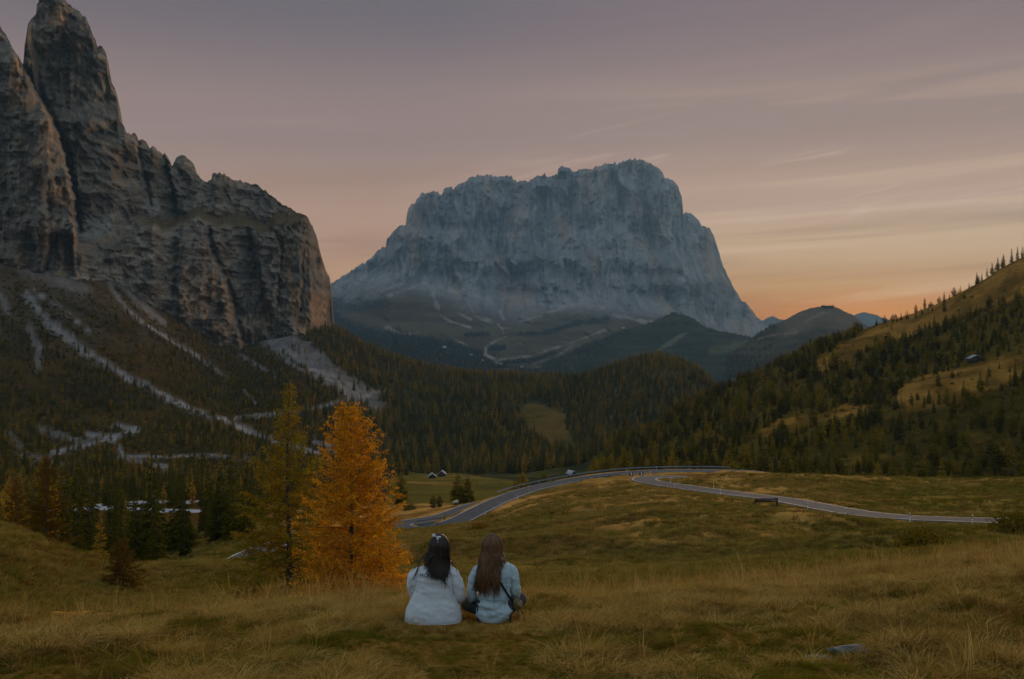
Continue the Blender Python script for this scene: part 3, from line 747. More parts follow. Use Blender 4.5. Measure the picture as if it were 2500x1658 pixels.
def relief(name, pxs, ybot, ytop, depth, nrow, albedo, mat, label, back=(30, 120, 400), bdrop=(6, 60, 400), vpow=1.0):
    """front face from foot to crest with depth(px, py), then rows going back and down behind the crest"""
    t = np.linspace(0, 1, nrow)[:, None] ** vpow
    yb, yt = ybot(pxs)[None, :], ytop(pxs)[None, :]
    w = 25; pad = np.pad(yt[0], w, mode='edge')
    ys = np.max(np.stack([pad[k:k + yt.shape[1]] for k in range(2 * w + 1)]), 0)          # lowest crest nearby, smoothed
    pad = np.pad(ys, w, mode='edge'); ys = np.mean(np.stack([pad[k:k + yt.shape[1]] for k in range(2 * w + 1)]), 0)
    ys = np.maximum(np.minimum(ys, yb[0] - 2), yt[0])[None, :]
    PY = np.where(t < 0.72, yb + (ys - yb) * t / 0.72 * 0.92, (yb + (ys - yb) * 0.92) + (yt - (yb + (ys - yb) * 0.92)) * (t - 0.72) / 0.28)
    PX = np.broadcast_to(pxs[None, :], PY.shape)
    D = depth(PX, PY, t)
    P = to_xyz(PX, PY, D)
    Cc = albedo(PX, PY, P, t)
    rows = [P]; cols = [Cc]
    top = P[-1]
    for bd, dr in zip(back, bdrop):
        q = top.copy(); q[:, 1] += bd; q[:, 0] *= (top[:, 1] + bd * 0.6) / top[:, 1]; q[:, 2] -= dr
        rows.append(q[None]); cols.append(Cc[-1:])
    V = np.concatenate(rows); C = np.concatenate(cols)
    nr, nc = V.shape[:2]
    me = np_mesh(name, V.reshape(-1, 3), grid_faces(nr, nc), True, np.clip(C.reshape(-1, 3), 0.003, 1))
    return tag(obj(name, me, mat), label, kind='structure')


# --- left cliff (rock tower, notched crest, blunt nose)
CLIFF_CREST = [(-400, -260), (-200, -120), (-60, -10), (0, 64), (8, 75), (20, 95), (35, 125), (50, 150), (57, 164), (60, 110), (68, 60), (78, 45), (88, 34), (90, 10), (95, 5), (96, -18), (120, -34), (150, -12), (165, 8), (190, 25), (210, 45), (218, 65), (228, 85), (233, 95), (237, 112), (250, 115), (258, 125), (262, 150), (268, 185),
 (272, 200), (280, 215), (286, 235), (288, 290), (300, 305), (312, 325), (319, 331), (326, 323), (334, 332), (339, 346), (346, 342), (357, 348), (367, 363), (372, 355), (392, 370), (399, 381), (402, 372), (415, 395), (421, 408), (430, 388), (440, 379), (455, 382), (468, 392), (475, 405), (485, 430), (500, 442), (510, 443), (517, 436), (518.5, 420), (528, 425), (537, 420),
 (550, 426), (570, 440), (580, 440), (600, 446), (625, 453), (650, 468), (690, 500), (720, 515), (745, 525), (757, 540), (765, 560), (775, 585), (783, 620), (795, 655), (805, 675), (808, 720), (811, 765), (816, 800), (830, 838)]
_cc = crest_fn(CLIFF_CREST, 4.2, 5, 0.7)
_cb_x = np.array([-400, 0, 120, 250, 330, 430, 520, 585, 640, 700, 760, 800, 835], float)
_cb_y = np.array([600, 690, 740, 780, 830, 880, 920, 940, 935, 920, 905, 900, 905], float)
def _cliff_bot(px): return np.interp(px, _cb_x, _cb_y)
STEPS = [  # (gully line px by py, amount left side comes forward, width)
 ([(57, 162), (100, 235), (140, 310), (168, 400), (185, 480), (190, 560)], 120, 14, (100, 600)),
 ([(400, 372), (415, 430), (430, 500), (436, 540)], -28, 6, (360, 540)),
 ([(330, 330), (350, 420), (372, 520)], 34, 9, (320, 540)),
 ([(505, 540), (520, 620), (560, 700), (580, 790), (600, 860)], 46, 12, (530, 880)),
 ([(612, 560), (625, 640), (645, 720), (655, 790)], -38, 9, (550, 800)),
 ([(672, 560), (686, 610), (680, 700), (676, 760)], 30, 4, (560, 780)),
 ([(430, 560), (425, 700), (440, 800)], -25, 16, (560, 820)),
 ([(735, 620), (740, 700), (725, 790)], 22, 8, (600, 830)),
 ([(120, 480), (122, 600), (110, 680)], 28, 10, (470, 690)), ([(172, 560), (176, 650)], -22, 6, (540, 680)),
]


def _cliff_depth(PX, PY, t):
    base = np.interp(PX, [-400, 0, 200, 400, 600, 760, 830], [900, 985, 1020, 1130, 1240, 1300, 1370])
    X = (PX - CX) / F * base; Z = (CY - PY) / F * base
    yb = _cliff_bot(PX)
    d = base + (yb - PY) / F * base * 0.30                          # batter of the wall
    ledge_y = 548 + 34 * fbm(PX / 70, PX * 0, seed=91) - 0.03 * (PX - 500)
    d += 95 * sstep(ledge_y + 6, ledge_y - 22, PY) * sstep(230, 420, PX)   # grassy terrace, upper tier set back
    d += 55 * sstep(300, 250, PY) * sstep(60, 90, PX)
    d += 70 * fbm(X / 130, Z / 330, seed=101, octv=3) + 34 * (1 - ridged(X / 46, Z / 190, seed=111, octv=3)) + 17 * (1 - ridged(X / 17 + 0.7 * fbm(X / 30, Z / 30, seed=119), Z / 36, seed=121, octv=2)) + 8 * (1 - ridged(X / 6.5 + 0.5 * fbm(X / 12, Z / 12, seed=118), Z / 11, seed=125, octv=2)) + 5 * fbm(X / 4, Z / 5, seed=131, octv=3)
    q = (Z + 10 * fbm(X / 60, Z / 60, seed=141)) / 34.0
    d += 9 * (sstep(0.1, 0.9, q - np.floor(q)) + np.floor(q) - q) * 1.0
    for pts, amt, w, (y0, y1) in STEPS:
        gx = np.interp(PY, [p[1] for p in pts], [p[0] for p in pts]) + 3 * vnoise(PY / 9, PY * 0, seed=int(amt) & 31)
        win = sstep(y0 - 5, y0 + 40, PY) * sstep(y1 + 5, y1 - 40, PY)
        s = PX - gx
        d -= win * amt * (sstep(w, -w, s) - 0.5) * np.exp(-np.abs(s) / (9 * w))
        d += win * abs(amt) * 0.7 * np.exp(-(s / (w * 0.55)) ** 2)            # the crack itself
    d += 260 * sstep(690, 835, PX) ** 2
    yt = _cc(PX)
    d += 16 * sstep(20, 0, PY - yt)                                         # rounded top edge
    return d


TAN = [(455, 700, 7, 60), (442, 760, 6, 35), (500, 640, 6, 50), (497, 730, 7, 50), (470, 755, 10, 30), (520, 690, 6, 35), (548, 730, 7, 45), (563, 760, 9, 28), (592, 830, 9, 42), (583, 850, 10, 24), (650, 770, 8, 40), (705, 680, 6, 30), (715, 730, 6, 35), (738, 795, 10, 35), (770, 760, 12, 50), (790, 770, 6, 50), (112, 590, 12, 40), (184, 600, 5, 38), (130, 560, 6, 30), (110, 330, 16, 60), (95, 420, 14, 50), (120, 460, 18, 40), (150, 480, 22, 30), (35, 200, 12, 60), (140, 40, 20, 26), (545, 800, 10, 16), (535, 815, 12, 14)]


def _cliff_alb(PX, PY, P, t):
    X, Z = P[..., 0], P[..., 2]
    a = fbm(X / 40, Z / 70, seed=201, octv=4); b = fbm(X / 9, Z / 34, seed=211, octv=4); s = fbm(X / 4.5, Z / 24, seed=221, octv=3)
    c = mixc(np.array((0.093, 0.093, 0.091)), np.array((0.174, 0.171, 0.166)), sstep(-0.45, 0.45, a * 0.6 + b * 0.7))
    c = mixc(c, np.array((0.048, 0.048, 0.050)), 0.65 * sstep(0.12, 0.5, s * 0.6 + b * 0.6))
    c = mixc(c, np.array((0.217, 0.166, 0.121)), 0.55 * sstep(0.18, 0.5, fbm(X / 13, Z / 60, seed=231, octv=3)) * sstep(480, 640, PY))
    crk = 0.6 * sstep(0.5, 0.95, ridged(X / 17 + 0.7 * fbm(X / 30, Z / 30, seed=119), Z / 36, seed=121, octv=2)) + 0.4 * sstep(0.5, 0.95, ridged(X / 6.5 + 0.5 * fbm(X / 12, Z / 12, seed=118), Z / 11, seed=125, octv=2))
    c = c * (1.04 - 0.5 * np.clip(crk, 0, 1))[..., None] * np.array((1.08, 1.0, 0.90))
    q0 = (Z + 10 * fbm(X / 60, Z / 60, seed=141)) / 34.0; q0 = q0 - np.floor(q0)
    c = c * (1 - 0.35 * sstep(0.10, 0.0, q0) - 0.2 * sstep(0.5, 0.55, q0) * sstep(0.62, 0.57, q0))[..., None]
    for (tx, ty, rx, ry) in TAN:
        wob = 5 * vnoise(PY / 14, PX / 10, seed=tx % 50)
        e = ((PX - tx + wob) / rx) ** 2 + ((PY - ty) / ry) ** 2
        c = mixc(c, np.array((0.274, 0.189, 0.125)), 0.9 * sstep(1.8, 0.4, e + 0.8 * b))
    # brown grass on the terrace and on ledges
    ledge_y = 545 + 34 * fbm(PX / 70, PX * 0, seed=91) - 0.03 * (PX - 500)
    g = sstep(26, 4, np.abs(PY - ledge_y + 8 + 8 * a)) * sstep(300, 400, PX)
    g = np.maximum(g, 0.75 * sstep(18, 4, PY - _cc(PX)) * sstep(600, 660, PX) * sstep(770, 720, PX))
    c = mixc(c, np.array((0.068, 0.045, 0.016)), 0.85 * g)
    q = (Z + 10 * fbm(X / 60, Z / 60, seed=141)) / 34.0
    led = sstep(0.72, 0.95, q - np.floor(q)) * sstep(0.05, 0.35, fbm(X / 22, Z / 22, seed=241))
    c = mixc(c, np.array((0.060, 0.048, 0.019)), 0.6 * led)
    pale = sstep(1.5, 0.3, ((PX - 225) / 45) ** 2 + ((PY - 555) / 28) ** 2 + a) + sstep(1.4, 0.3, ((PX - 370) / 20) ** 2 + ((PY - 505) / 22) ** 2 + a) + sstep(1.3, 0.2, ((PX - 145) / 12) ** 2 + ((PY - 88) / 7) ** 2 + a)
    c = mixc(c, np.array((0.209, 0.217, 0.217)), 0.6 * np.clip(pale, 0, 1))
    return c * np.array((1.38, 1.26, 1.10))


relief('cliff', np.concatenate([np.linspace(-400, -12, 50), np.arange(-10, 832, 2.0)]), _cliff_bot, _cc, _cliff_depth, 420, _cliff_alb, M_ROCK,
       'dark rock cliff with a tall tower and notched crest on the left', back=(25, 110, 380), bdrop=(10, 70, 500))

# --- the great massif
MASS_CREST = [(640, 760), (760, 712), (808, 692), (845, 668), (875, 650), (903, 634), (920, 614), (930, 605), (942, 600), (944, 585), (960, 565), (975, 553), (990, 550), (994, 520), (998, 504), (1012, 495), (1022, 480), (1031, 472), (1045, 468), (1068, 468), (1074, 476), (1079, 474), (1085, 460), (1096, 456), (1104, 457), (1107, 462), (1112, 455), (1125, 448), (1140, 444), (1150, 432), (1165, 428),
 (1190, 427), (1205, 431), (1240, 428), (1250, 433), (1255, 441), (1262, 444), (1275, 440), (1290, 442), (1305, 432), (1318, 428), (1330, 424), (1332, 432), (1345, 430), (1360, 426), (1362, 412), (1372, 407), (1383, 407), (1392, 412), (1400, 420), (1412, 415), (1430, 411), (1450, 412), (1470, 402), (1490, 398), (1510, 398), (1530, 391), (1548, 389), (1570, 392), (1590, 398), (1605, 408), (1616, 416),
 (1622, 432), (1640, 440), (1655, 455), (1664, 480), (1667, 500), (1666, 522), (1678, 521), (1690, 521), (1708, 540), (1712, 552), (1730, 555), (1742, 570), (1750, 600), (1762, 640), (1775, 670), (1790, 700), (1805, 725), (1813, 738), (1820, 736), (1835, 757), (1846, 774), (1870, 792), (1910, 815)]
_mc = crest_fn(MASS_CREST, 4.0, 9, 0.6)
def _mass_bot(px): return np.interp(px, [640, 1000, 1250, 1500, 1800, 1910], [900, 900, 900, 900, 900, 890])


def _mass_foot(PX): return np.interp(PX, [640, 808, 900, 1000, 1100, 1200, 1350, 1450, 1600, 1750, 1910], [740, 715, 690, 690, 715, 745, 745, 735, 755, 800, 830])


def _mass_depth(PX, PY, t):
    base = 6300 + 0 * PX
    X = (PX - CX) / F * base; Z = (CY - PY) / F * base
    up = np.clip((_mass_foot(PX) - PY) / 300.0, 0, 1.3)
    lowr = np.clip((PY - _mass_foot(PX)) / 170.0, 0, 1.3)
    d = base + 700 * up + 250 * sstep(0.35, 0.6, up) - 2500 * lowr
    k = sstep(-12, 40, _mass_foot(PX) - PY)
    wx = 0.5 * fbm(X / 170, Z / 170, seed=305, octv=2)
    d += k * (280 * fbm(X / 600, Z / 850, seed=301, octv=3) + 190 * (1 - ridged(X / 270 + wx, Z / 1100, seed=311, octv=2)) + 105 * (1 - ridged(X / 92 + 1.2 * wx, Z / 430, seed=321, octv=2))
              + 48 * (1 - ridged(X / 33 + wx, Z / 140, seed=331, octv=2)) + 30 * fbm(X / 24, Z / 22, seed=335, octv=3))
    q = (Z + 45 * fbm(X / 300, Z / 300, seed=341)) / 150.0
    d += k * (60 + 70 * vnoise(X / 400, Z / 200, seed=343)) * (sstep(0.25, 0.75, q - np.floor(q)) + np.floor(q) - q)
    d += (1 - k) * (150 * fbm(X / 260, Z / 90, seed=351, octv=4) + 60 * ridged(X / 90 + Z / 60, Z / 150, seed=361))
    d += 1300 * sstep(1640, 1880, PX) ** 2 + 700 * sstep(960, 780, PX) ** 2
    d += 50 * sstep(10, 0, PY - _mc(PX))
    return d


PALE_M = [([(1075, 770), (1100, 785), (1150, 800)], 2.5), ([(1055, 700), (1070, 760)], 6), ([(1140, 730), (1160, 770), (1200, 785)], 3.5), ([(1120, 765), (1150, 780)], 3), ([(1220, 760), (1230, 780)], 3), ([(1270, 785), (1330, 765), (1380, 750)], 3), ([(1290, 780), (1330, 770)], 2), ([(1370, 750), (1420, 742), (1480, 752)], 9),
          ([(1215, 792), (1225, 802), (1250, 800)], 2), ([(1226, 802), (1230, 815)], 2), ([(1236, 822), (1200, 838), (1186, 850), (1185, 865), (1215, 880)], 3.0), ([(1185, 868), (1210, 880), (1300, 868), (1400, 835), (1480, 805)], 3.5), ([(1340, 915), (1300, 890), (1360, 870), (1395, 845)], 4), ([(870, 690), (940, 640)], 5), ([(880, 715), (960, 675)], 4), ([(905, 720), (985, 690)], 3), ([(950, 722), (1010, 700), (1040, 690)], 4), ([(945, 800), (980, 815), (1020, 815)], 4), ([(1100, 825), (1140, 842)], 2), ([(820, 700), (870, 672)], 5), ([(1130, 705), (1200, 740)], 5), ([(1500, 770), (1600, 790)], 5)]


def far_forest_mask(PX, PY):
    n = fbm(PX / 22, PY / 9, seed=371, octv=4)
    m = sstep(-8, 10, PY - np.interp(PX, [640, 800, 860, 930, 990, 1060, 1130, 1210, 1260, 1330, 1400, 1500, 1560, 1700, 1910], [700, 740, 790, 806, 812, 826, 842, 872, 895, 905, 905, 900, 900, 900, 900]) + 14 * n)
    m = np.maximum(m, sstep(9, 3, poly_dist(PX, PY, [(1270, 815), (1330, 812), (1400, 790), (1480, 780)]) + 9 * n))
    m = np.maximum(m, sstep(8, 3, poly_dist(PX, PY, [(1140, 815), (1190, 815)]) + 9 * n))
    m = np.maximum(m, sstep(7, 3, poly_dist(PX, PY, [(1195, 852), (1230, 850)]) + 6 * n))
    m = np.maximum(m, sstep(8, 3, poly_dist(PX, PY, [(1230, 882), (1300, 880), (1340, 868), (1380, 850)]) + 7 * n))
    m = np.maximum(m, sstep(24, 6, poly_dist(PX, PY, [(800, 740), (860, 750), (930, 745)]) + 20 * n) * 0.7)
    for pts, w in PALE_M[10:13]:
        m = m * sstep(w * 0.8, w * 1.8, poly_dist(PX, PY, pts))
    return m


def _mass_alb(PX, PY, P, t):
    X, Z = P[..., 0], P[..., 2]
    a = fbm(X / 240, Z / 260, seed=401, octv=4); b = fbm(X / 55, Z / 90, seed=411, octv=4)
    c = mixc(np.array((0.115, 0.119, 0.120)), np.array((0.206, 0.207, 0.206)), sstep(-0.75, 0.75, a * 0.5 + b * 0.8))
    c = mixc(c, np.array((0.232, 0.178, 0.132)), 0.65 * sstep(0.1, 0.45, fbm(X / 90, Z / 260, seed=421, octv=3)))
    c = mixc(c, np.array((0.063, 0.066, 0.070)), 0.5 * sstep(0.15, 0.45, fbm(X / 36, Z / 200, seed=431, octv=3)))
    wx = 0.5 * fbm(X / 170, Z / 170, seed=305, octv=2)
    crk = sstep(0.50, 0.95, ridged(X / 92 + 1.2 * wx, Z / 430, seed=321, octv=2)) * 0.55 + sstep(0.5, 0.95, ridged(X / 33 + wx, Z / 140, seed=331, octv=2)) * 0.35
    c = c * (1.0 - 0.6 * np.clip(crk, 0, 1))[..., None]
    q = (Z + 45 * fbm(X / 300, Z / 300, seed=341)) / 150.0
    c = mixc(c, np.array((0.25, 0.24, 0.22)), 0.30 * sstep(0.78, 0.92, q - np.floor(q)) * sstep(-0.1, 0.4, fbm(X / 120, Z / 60, seed=451)))
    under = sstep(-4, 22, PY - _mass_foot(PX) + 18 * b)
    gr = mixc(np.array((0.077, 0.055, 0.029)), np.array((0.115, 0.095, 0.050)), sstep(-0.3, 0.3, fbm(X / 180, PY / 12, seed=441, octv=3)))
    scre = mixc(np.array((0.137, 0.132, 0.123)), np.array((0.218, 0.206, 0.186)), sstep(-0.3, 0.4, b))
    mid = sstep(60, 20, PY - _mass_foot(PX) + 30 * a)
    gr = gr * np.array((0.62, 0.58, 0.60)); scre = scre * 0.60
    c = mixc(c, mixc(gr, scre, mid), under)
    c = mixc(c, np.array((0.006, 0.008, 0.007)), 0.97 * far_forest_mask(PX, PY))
    for pts, w in PALE_M:
        m = (1 - sstep(w * 0.1, w * 1.3, poly_dist(PX, PY, pts) + w * 1.3 * b)) * sstep(-0.5, 0.35, fbm(PX / 14, PY / 8, seed=445, octv=2) + 0.25)
        c = mixc(c, np.array((0.26, 0.24, 0.21)), 0.55 * m)
    return c * np.array((1.30, 1.20, 1.14))


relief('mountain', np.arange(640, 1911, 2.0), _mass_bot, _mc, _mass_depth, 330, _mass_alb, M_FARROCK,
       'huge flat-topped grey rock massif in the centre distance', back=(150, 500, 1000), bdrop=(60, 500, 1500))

# --- wooded ridges in front of the massif
def simple_ridge(name, crest, rough, seed, D0, dfront, bot, label, alb, step=2.5, nrow=90, mat=None, amp=1.0):
    cf = crest_fn(crest, rough, seed)
    def dep(PX, PY, t):
        X = (PX - CX) / F * D0
        return D0 - dfront * (1 - t) + amp * (60 * fbm(X / 160 + t * 2, t * 5, seed=seed + 1, octv=4) + 45 * ridged(X / 120 - 1.5 * t, t * 3, seed=seed + 2))
    return relief(name, np.arange(crest[0][0], crest[-1][0] + 1, step), lambda p: np.full(p.shape, float(bot)), cf, dep, nrow, alb, mat or M_FARROCK, label, back=(80, 400, 900), bdrop=(30, 220, 600)), cf, dep


WH_CREST = [(1180, 925), (1240, 905), (1300, 895), (1370, 870), (1420, 845), (1480, 822), (1530, 803), (1570, 795), (1600, 783), (1628, 769), (1645, 764), (1680, 772), (1700, 782), (1716, 796), (1745, 806), (1790, 815), (1830, 822), (1900, 850), (1980, 900)]


def _wh_alb(PX, PY, P, t):
    n = fbm(P[..., 0] / 120, PY / 8, seed=511, octv=4)
    c = mixc(np.array((0.022, 0.026, 0.016)), np.array((0.050, 0.044, 0.025)), sstep(-0.3, 0.4, n))
    cl = sstep(1.3, 0.3, ((PX - 1640) / 34) ** 2 + ((PY - 835 + 0.6 * (PX - 1640)) / 7) ** 2 + n)
    c = mixc(c, np.array((0.13, 0.115, 0.075)), 0.8 * cl)
    g = sstep(14, 5, poly_dist(PX, PY, [(1790, 845), (1860, 832), (1800, 850), (1740, 855)]) + 6 * n)
    return mixc(c, np.array((0.10, 0.095, 0.045)), 0.7 * g)


_, WH_CF, WH_DEP = simple_ridge('wooded_ridge', WH_CREST, 1.2, 61, 4300, 1300, 960, 'dark blue wooded ridge below the massif', _wh_alb)

R9_CREST = [(1560, 985), (1640, 950), (1720, 905), (1790, 860), (1840, 822), (1880, 796), (1920, 779), (1950, 763), (1975, 753), (1990, 750), (2004, 749), (2035, 748), (2045, 752), (2062, 760), (2080, 768), (2110, 790), (2150, 815), (2210, 850), (2300, 900)]


def _r9_alb(PX, PY, P, t):
    n = fbm(P[..., 0] / 90, PY / 8, seed=521, octv=4)
    c = mixc(np.array((0.024, 0.026, 0.016)), np.array((0.055, 0.046, 0.028)), sstep(-0.3, 0.4, n))
    gr = sstep(40, 8, PY - np.interp(PX, [1900, 1960, 2000, 2060, 2120], [800, 778, 770, 785, 800]) + 26 * n) * sstep(1880, 1930, PX)
    c = mixc(c, np.array((0.105, 0.085, 0.062)), 0.8 * gr)
    for pts, w in (([(1965, 785), (1995, 770), (2010, 765)], 4), ([(1915, 816), (1945, 812)], 4), ([(1850, 828), (1905, 815)], 3)):
        c = mixc(c, np.array((0.17, 0.125, 0.09)), 0.7 * (1 - sstep(w * 0.4, w * 1.4, poly_dist(PX, PY, pts))))
    return c * np.array((1.35, 1.1, 1.0))


_, R9_CF, R9_DEP = simple_ridge('wooded_ridge', R9_CREST, 1.0, 63, 3700, 1200, 1010, 'hazy ridge with a small lift station on its crest', _r9_alb)
_blue = lambda PX, PY, P, t: np.tile(np.array((0.09, 0.09, 0.095)), (*PX.shape, 1))
simple_ridge('distant_peak', [(1830, 800), (1855, 788), (1872, 776), (1882, 772), (1890, 773), (1902, 779), (1915, 782), (1940, 790), (1980, 810)], 1.0, 71, 9000, 400, 830, 'tiny pale blue peak on the horizon right of the massif', _blue, 1.5, 30, amp=0.8)
simple_ridge('distant_peak', [(2060, 790), (2080, 772), (2090, 767), (2104, 763), (2112, 762), (2124, 766), (2136, 768), (2150, 774), (2200, 790)], 1.0, 73, 9200, 400, 830, 'tiny dark peak on the horizon beside the sunset glow', _blue, 1.5, 30, amp=0.8)
# ------------------------------------------------------------------ trees
M_SPRUCE = mat_leaf('spruce_needles', [(0.058, 0.060, 0.006), (0.080, 0.076, 0.007), (0.110, 0.092, 0.007), (0.068, 0.064, 0.006)], 0.30)
M_LARCH = mat_leaf('larch_needles', [(0.13, 0.115, 0.012), (0.28, 0.195, 0.016), (0.52, 0.27, 0.020), (0.15, 0.13, 0.012), (0.22, 0.175, 0.016), (0.36, 0.19, 0.016), (0.16, 0.14, 0.013)], 0.35)
M_PINE = mat_leaf('pine_needles', [(0.085, 0.068, 0.003), (0.12, 0.088, 0.004), (0.155, 0.105, 0.004)], 0.3)
M_LARCHG = mat_leaf('green_larch_needles', [(0.16, 0.135, 0.006), (0.27, 0.195, 0.007), (0.40, 0.25, 0.009)], 0.35)


def conifer_mesh(name, seed, R=0.17, layers=17, per=9, lean=0.0, start=0.05, shape='spruce', droop=0.30, mats=None, dens=1.0, ragged=0.25):
    """unit-height conifer: tapered trunk and whorls of ragged, drooping boughs made of small faces"""
    rng = np.random.default_rng(seed)
    vs, f4, mi = [], [], []
    nv = 0
    # trunk
    k = 6; zs = np.array([0, 0.3, 0.7, 1.0]); rr = np.array([0.016, 0.012, 0.006, 0.001])
    a = np.arange(k) / k * 2 * math.pi
    tv = np.stack([np.cos(a)[None] * rr[:, None], np.sin(a)[None] * rr[:, None], np.repeat(zs[:, None], k, 1)], -1).reshape(-1, 3)
    vs.append(tv); f4.append(grid_faces(4, k, True)); mi += [1] * len(f4[-1]); nv += len(tv)
    for i in range(layers):
        t = (i + rng.uniform(-0.3, 0.3)) / (layers - 1)
        z = start + (0.985 - start) * np.clip(t, 0, 1)
        if shape == 'spruce': r = R * (1 - t) ** 0.82 * rng.uniform(0.82, 1.12) + 0.012
        elif shape == 'larch': r = R * (1 - t) ** 0.7 * (0.55 + 0.45 * min(1, t * 6)) * rng.uniform(0.7, 1.2) + 0.012
        else: r = R * math.sqrt(max(0.0, 1 - (2 * min(1, max(0, t)) * 0.93 - 0.75) ** 2 * 0.75)) * rng.uniform(0.8, 1.12) * (1 - 0.55 * max(0, t - 0.55) / 0.45)
        m = max(4, int(per * dens * (0.55 + 0.6 * (1 - t))))
        a0 = rng.uniform(0, 6.28)
        for j in range(m):
            an = a0 + j / m * 6.283 + rng.uniform(-0.25, 0.25)
            z = start + (0.985 - start) * np.clip(t + rng.uniform(-0.55, 0.55) / (layers - 1), 0, 1)
            L = r * rng.uniform(1 - ragged, 1 + ragged * 0.7)
            dr = droop * L * rng.uniform(0.5, 1.3)
            if shape == 'larch' and t > 0.6: dr *= -0.6
            ca, sa = math.cos(an), math.sin(an)
            wd = L * rng.uniform(0.20, 0.34) + 0.006
            th = 0.022 + 0.25 * wd
            # bough: three ragged sprays, one tilted up, one flat, one hanging
            for s_, (tw, zz) in enumerate(((0.9, 0.3), (-0.8, 0.15), (0.1, -0.6))):
                p0 = np.array([ca * L * 0.08, sa * L * 0.08, z])
                p1 = np.array([ca * L * 0.6, sa * L * 0.6, z - dr * 0.35 + rng.uniform(-1, 1) * th * 0.4])
                p2 = np.array([ca * L, sa * L, z - dr + rng.uniform(-1, 1) * th * 0.5])
                side = np.array([-sa, ca, 0]) * wd * tw + np.array([0, 0, th * zz])
                q = np.stack([p0 + side * 0.25, p1 + side * rng.uniform(0.8, 1.2), p2 + side * 0.22, p1 * 0.85 + p0 * 0.15 - side * 0.35])
                vs.append(q); f4.append(np.array([[0, 1, 2, 3]]) + nv); mi.append(0); nv += 4
    f = np.concatenate([x if j == 0 else x for j, x in enumerate(f4)])
    me = np_mesh(name, np.concatenate(vs), f, False, None, mi)
    for mm in mats: me.materials.append(mm)
    return me


SPR = [conifer_mesh('spruce%d' % i, 100 + i, R=[0.17, 0.15, 0.19, 0.14, 0.16][i], layers=[17, 18, 16, 19, 17][i], mats=[M_SPRUCE, M_BARK]) for i in range(5)]
LAR = [conifer_mesh('larch%d' % i, 200 + i, R=[0.16, 0.14, 0.18, 0.15, 0.20][i], layers=16, per=8, shape='larch', droop=0.15, dens=0.95, ragged=0.4, mats=[M_LARCH, M_BARK]) for i in range(5)]
PIN = [conifer_mesh('pine%d' % i, 300 + i, R=[0.24, 0.28, 0.22, 0.30][i], layers=14, per=11, shape='pine', start=0.07, droop=-0.12, ragged=0.35, mats=[M_PINE, M_BARK]) for i in range(4)]
LGR = [conifer_mesh('glarch%d' % i, 400 + i, R=[0.22, 0.25, 0.2][i], layers=20, per=11, shape='larch', droop=0.2, ragged=0.35, mats=[M_LARCHG, M_BARK]) for i in range(3)]
KIND_MESH = {'spruce': SPR, 'larch': LAR, 'pine': PIN, 'glarch': LGR}


def split_tree(me, tag_):
    """crown-only and trunk-only copies of a proto"""
    out = []
    for keep in (0, 1):
        mi = np.empty(len(me.polygons), np.int32); me.polygons.foreach_get('material_index', mi)
        vi = np.empty(len(me.loops), np.int32); me.loops.foreach_get('vertex_index', vi)
        co = np.empty(len(me.vertices) * 3, np.float32); me.vertices.foreach_get('co', co); co = co.reshape(-1, 3)
        f = vi.reshape(-1, 4)[mi == keep]
        u, inv = np.unique(f, return_inverse=True)
        m2 = np_mesh(me.name + ('_crown', '_trunk')[keep], co[u], inv.reshape(-1, 4), False)
        m2.materials.append(me.materials[keep]); out.append(m2)
    return out


SPLIT = {k: [split_tree(m, k) for m in v] for k, v in KIND_MESH.items()}


def scatter(name, protos, pts, scale, rot, var, label, seed_group):
    """one 'stuff' object: instances of proto meshes on points"""
    pc = bpy.data.collections.new(name + '_protos')
    for i, me in enumerate(protos):
        o = bpy.data.objects.new('%s_p%02d' % (name, i), me); pc.objects.link(o)
    me = bpy.data.meshes.new(name)
    me.vertices.add(len(pts)); me.vertices.foreach_set('co', np.asarray(pts, np.float32).ravel())
    for an, ty, dat in (('sc', 'FLOAT', scale), ('vi', 'INT', var)):
        at = me.attributes.new(an, ty, 'POINT'); at.data.foreach_set('value', np.asarray(dat, np.float32 if ty == 'FLOAT' else np.int32))
    at = me.attributes.new('ro', 'FLOAT_VECTOR', 'POINT'); at.data.foreach_set('vector', np.asarray(rot, np.float32).ravel())
    o = bpy.data.objects.new(name, me); COL.objects.link(o)
    ng = bpy.data.node_groups.new(name + '_scatter', 'GeometryNodeTree')
    ng.interface.new_socket('Geometry', in_out='INPUT', socket_type='NodeSocketGeometry')
    ng.interface.new_socket('Geometry', in_out='OUTPUT', socket_type='NodeSocketGeometry')
    N, L = ng.nodes.new, ng.links.new
    gi, go = N('NodeGroupInput'), N('NodeGroupOutput')
    ci = N('GeometryNodeCollectionInfo'); ci.inputs['Collection'].default_value = pc
    ci.inputs['Separate Children'].default_value = True; ci.inputs['Reset Children'].default_value = True
    ip = N('GeometryNodeInstanceOnPoints'); ip.inputs['Pick Instance'].default_value = True
    def na(n, t):
        x = N('GeometryNodeInputNamedAttribute'); x.data_type = t; x.inputs['Name'].default_value = n
        return x.outputs['Attribute']
    L(gi.outputs[0], ip.inputs['Points']); L(ci.outputs[0], ip.inputs['Instance'])
    L(na('vi', 'INT'), ip.inputs['Instance Index']); L(na('sc', 'FLOAT'), ip.inputs['Scale'])
    er = N('FunctionNodeEulerToRotation'); L(na('ro', 'FLOAT_VECTOR'), er.inputs[0]); L(er.outputs[0], ip.inputs['Rotation'])
    L(ip.outputs[0], go.inputs[0])
    md = o.modifiers.new('scatter', 'NODES'); md.node_group = ng
    tag(o, label, kind='stuff', group=seed_group)
    return o


RNG = np.random.default_rng(12)


def sample(n, px0, px1, D0, D1):
    px = RNG.uniform(px0, px1, n); D = np.sqrt(RNG.uniform(D0 ** 2, D1 ** 2, n))
    return px, D


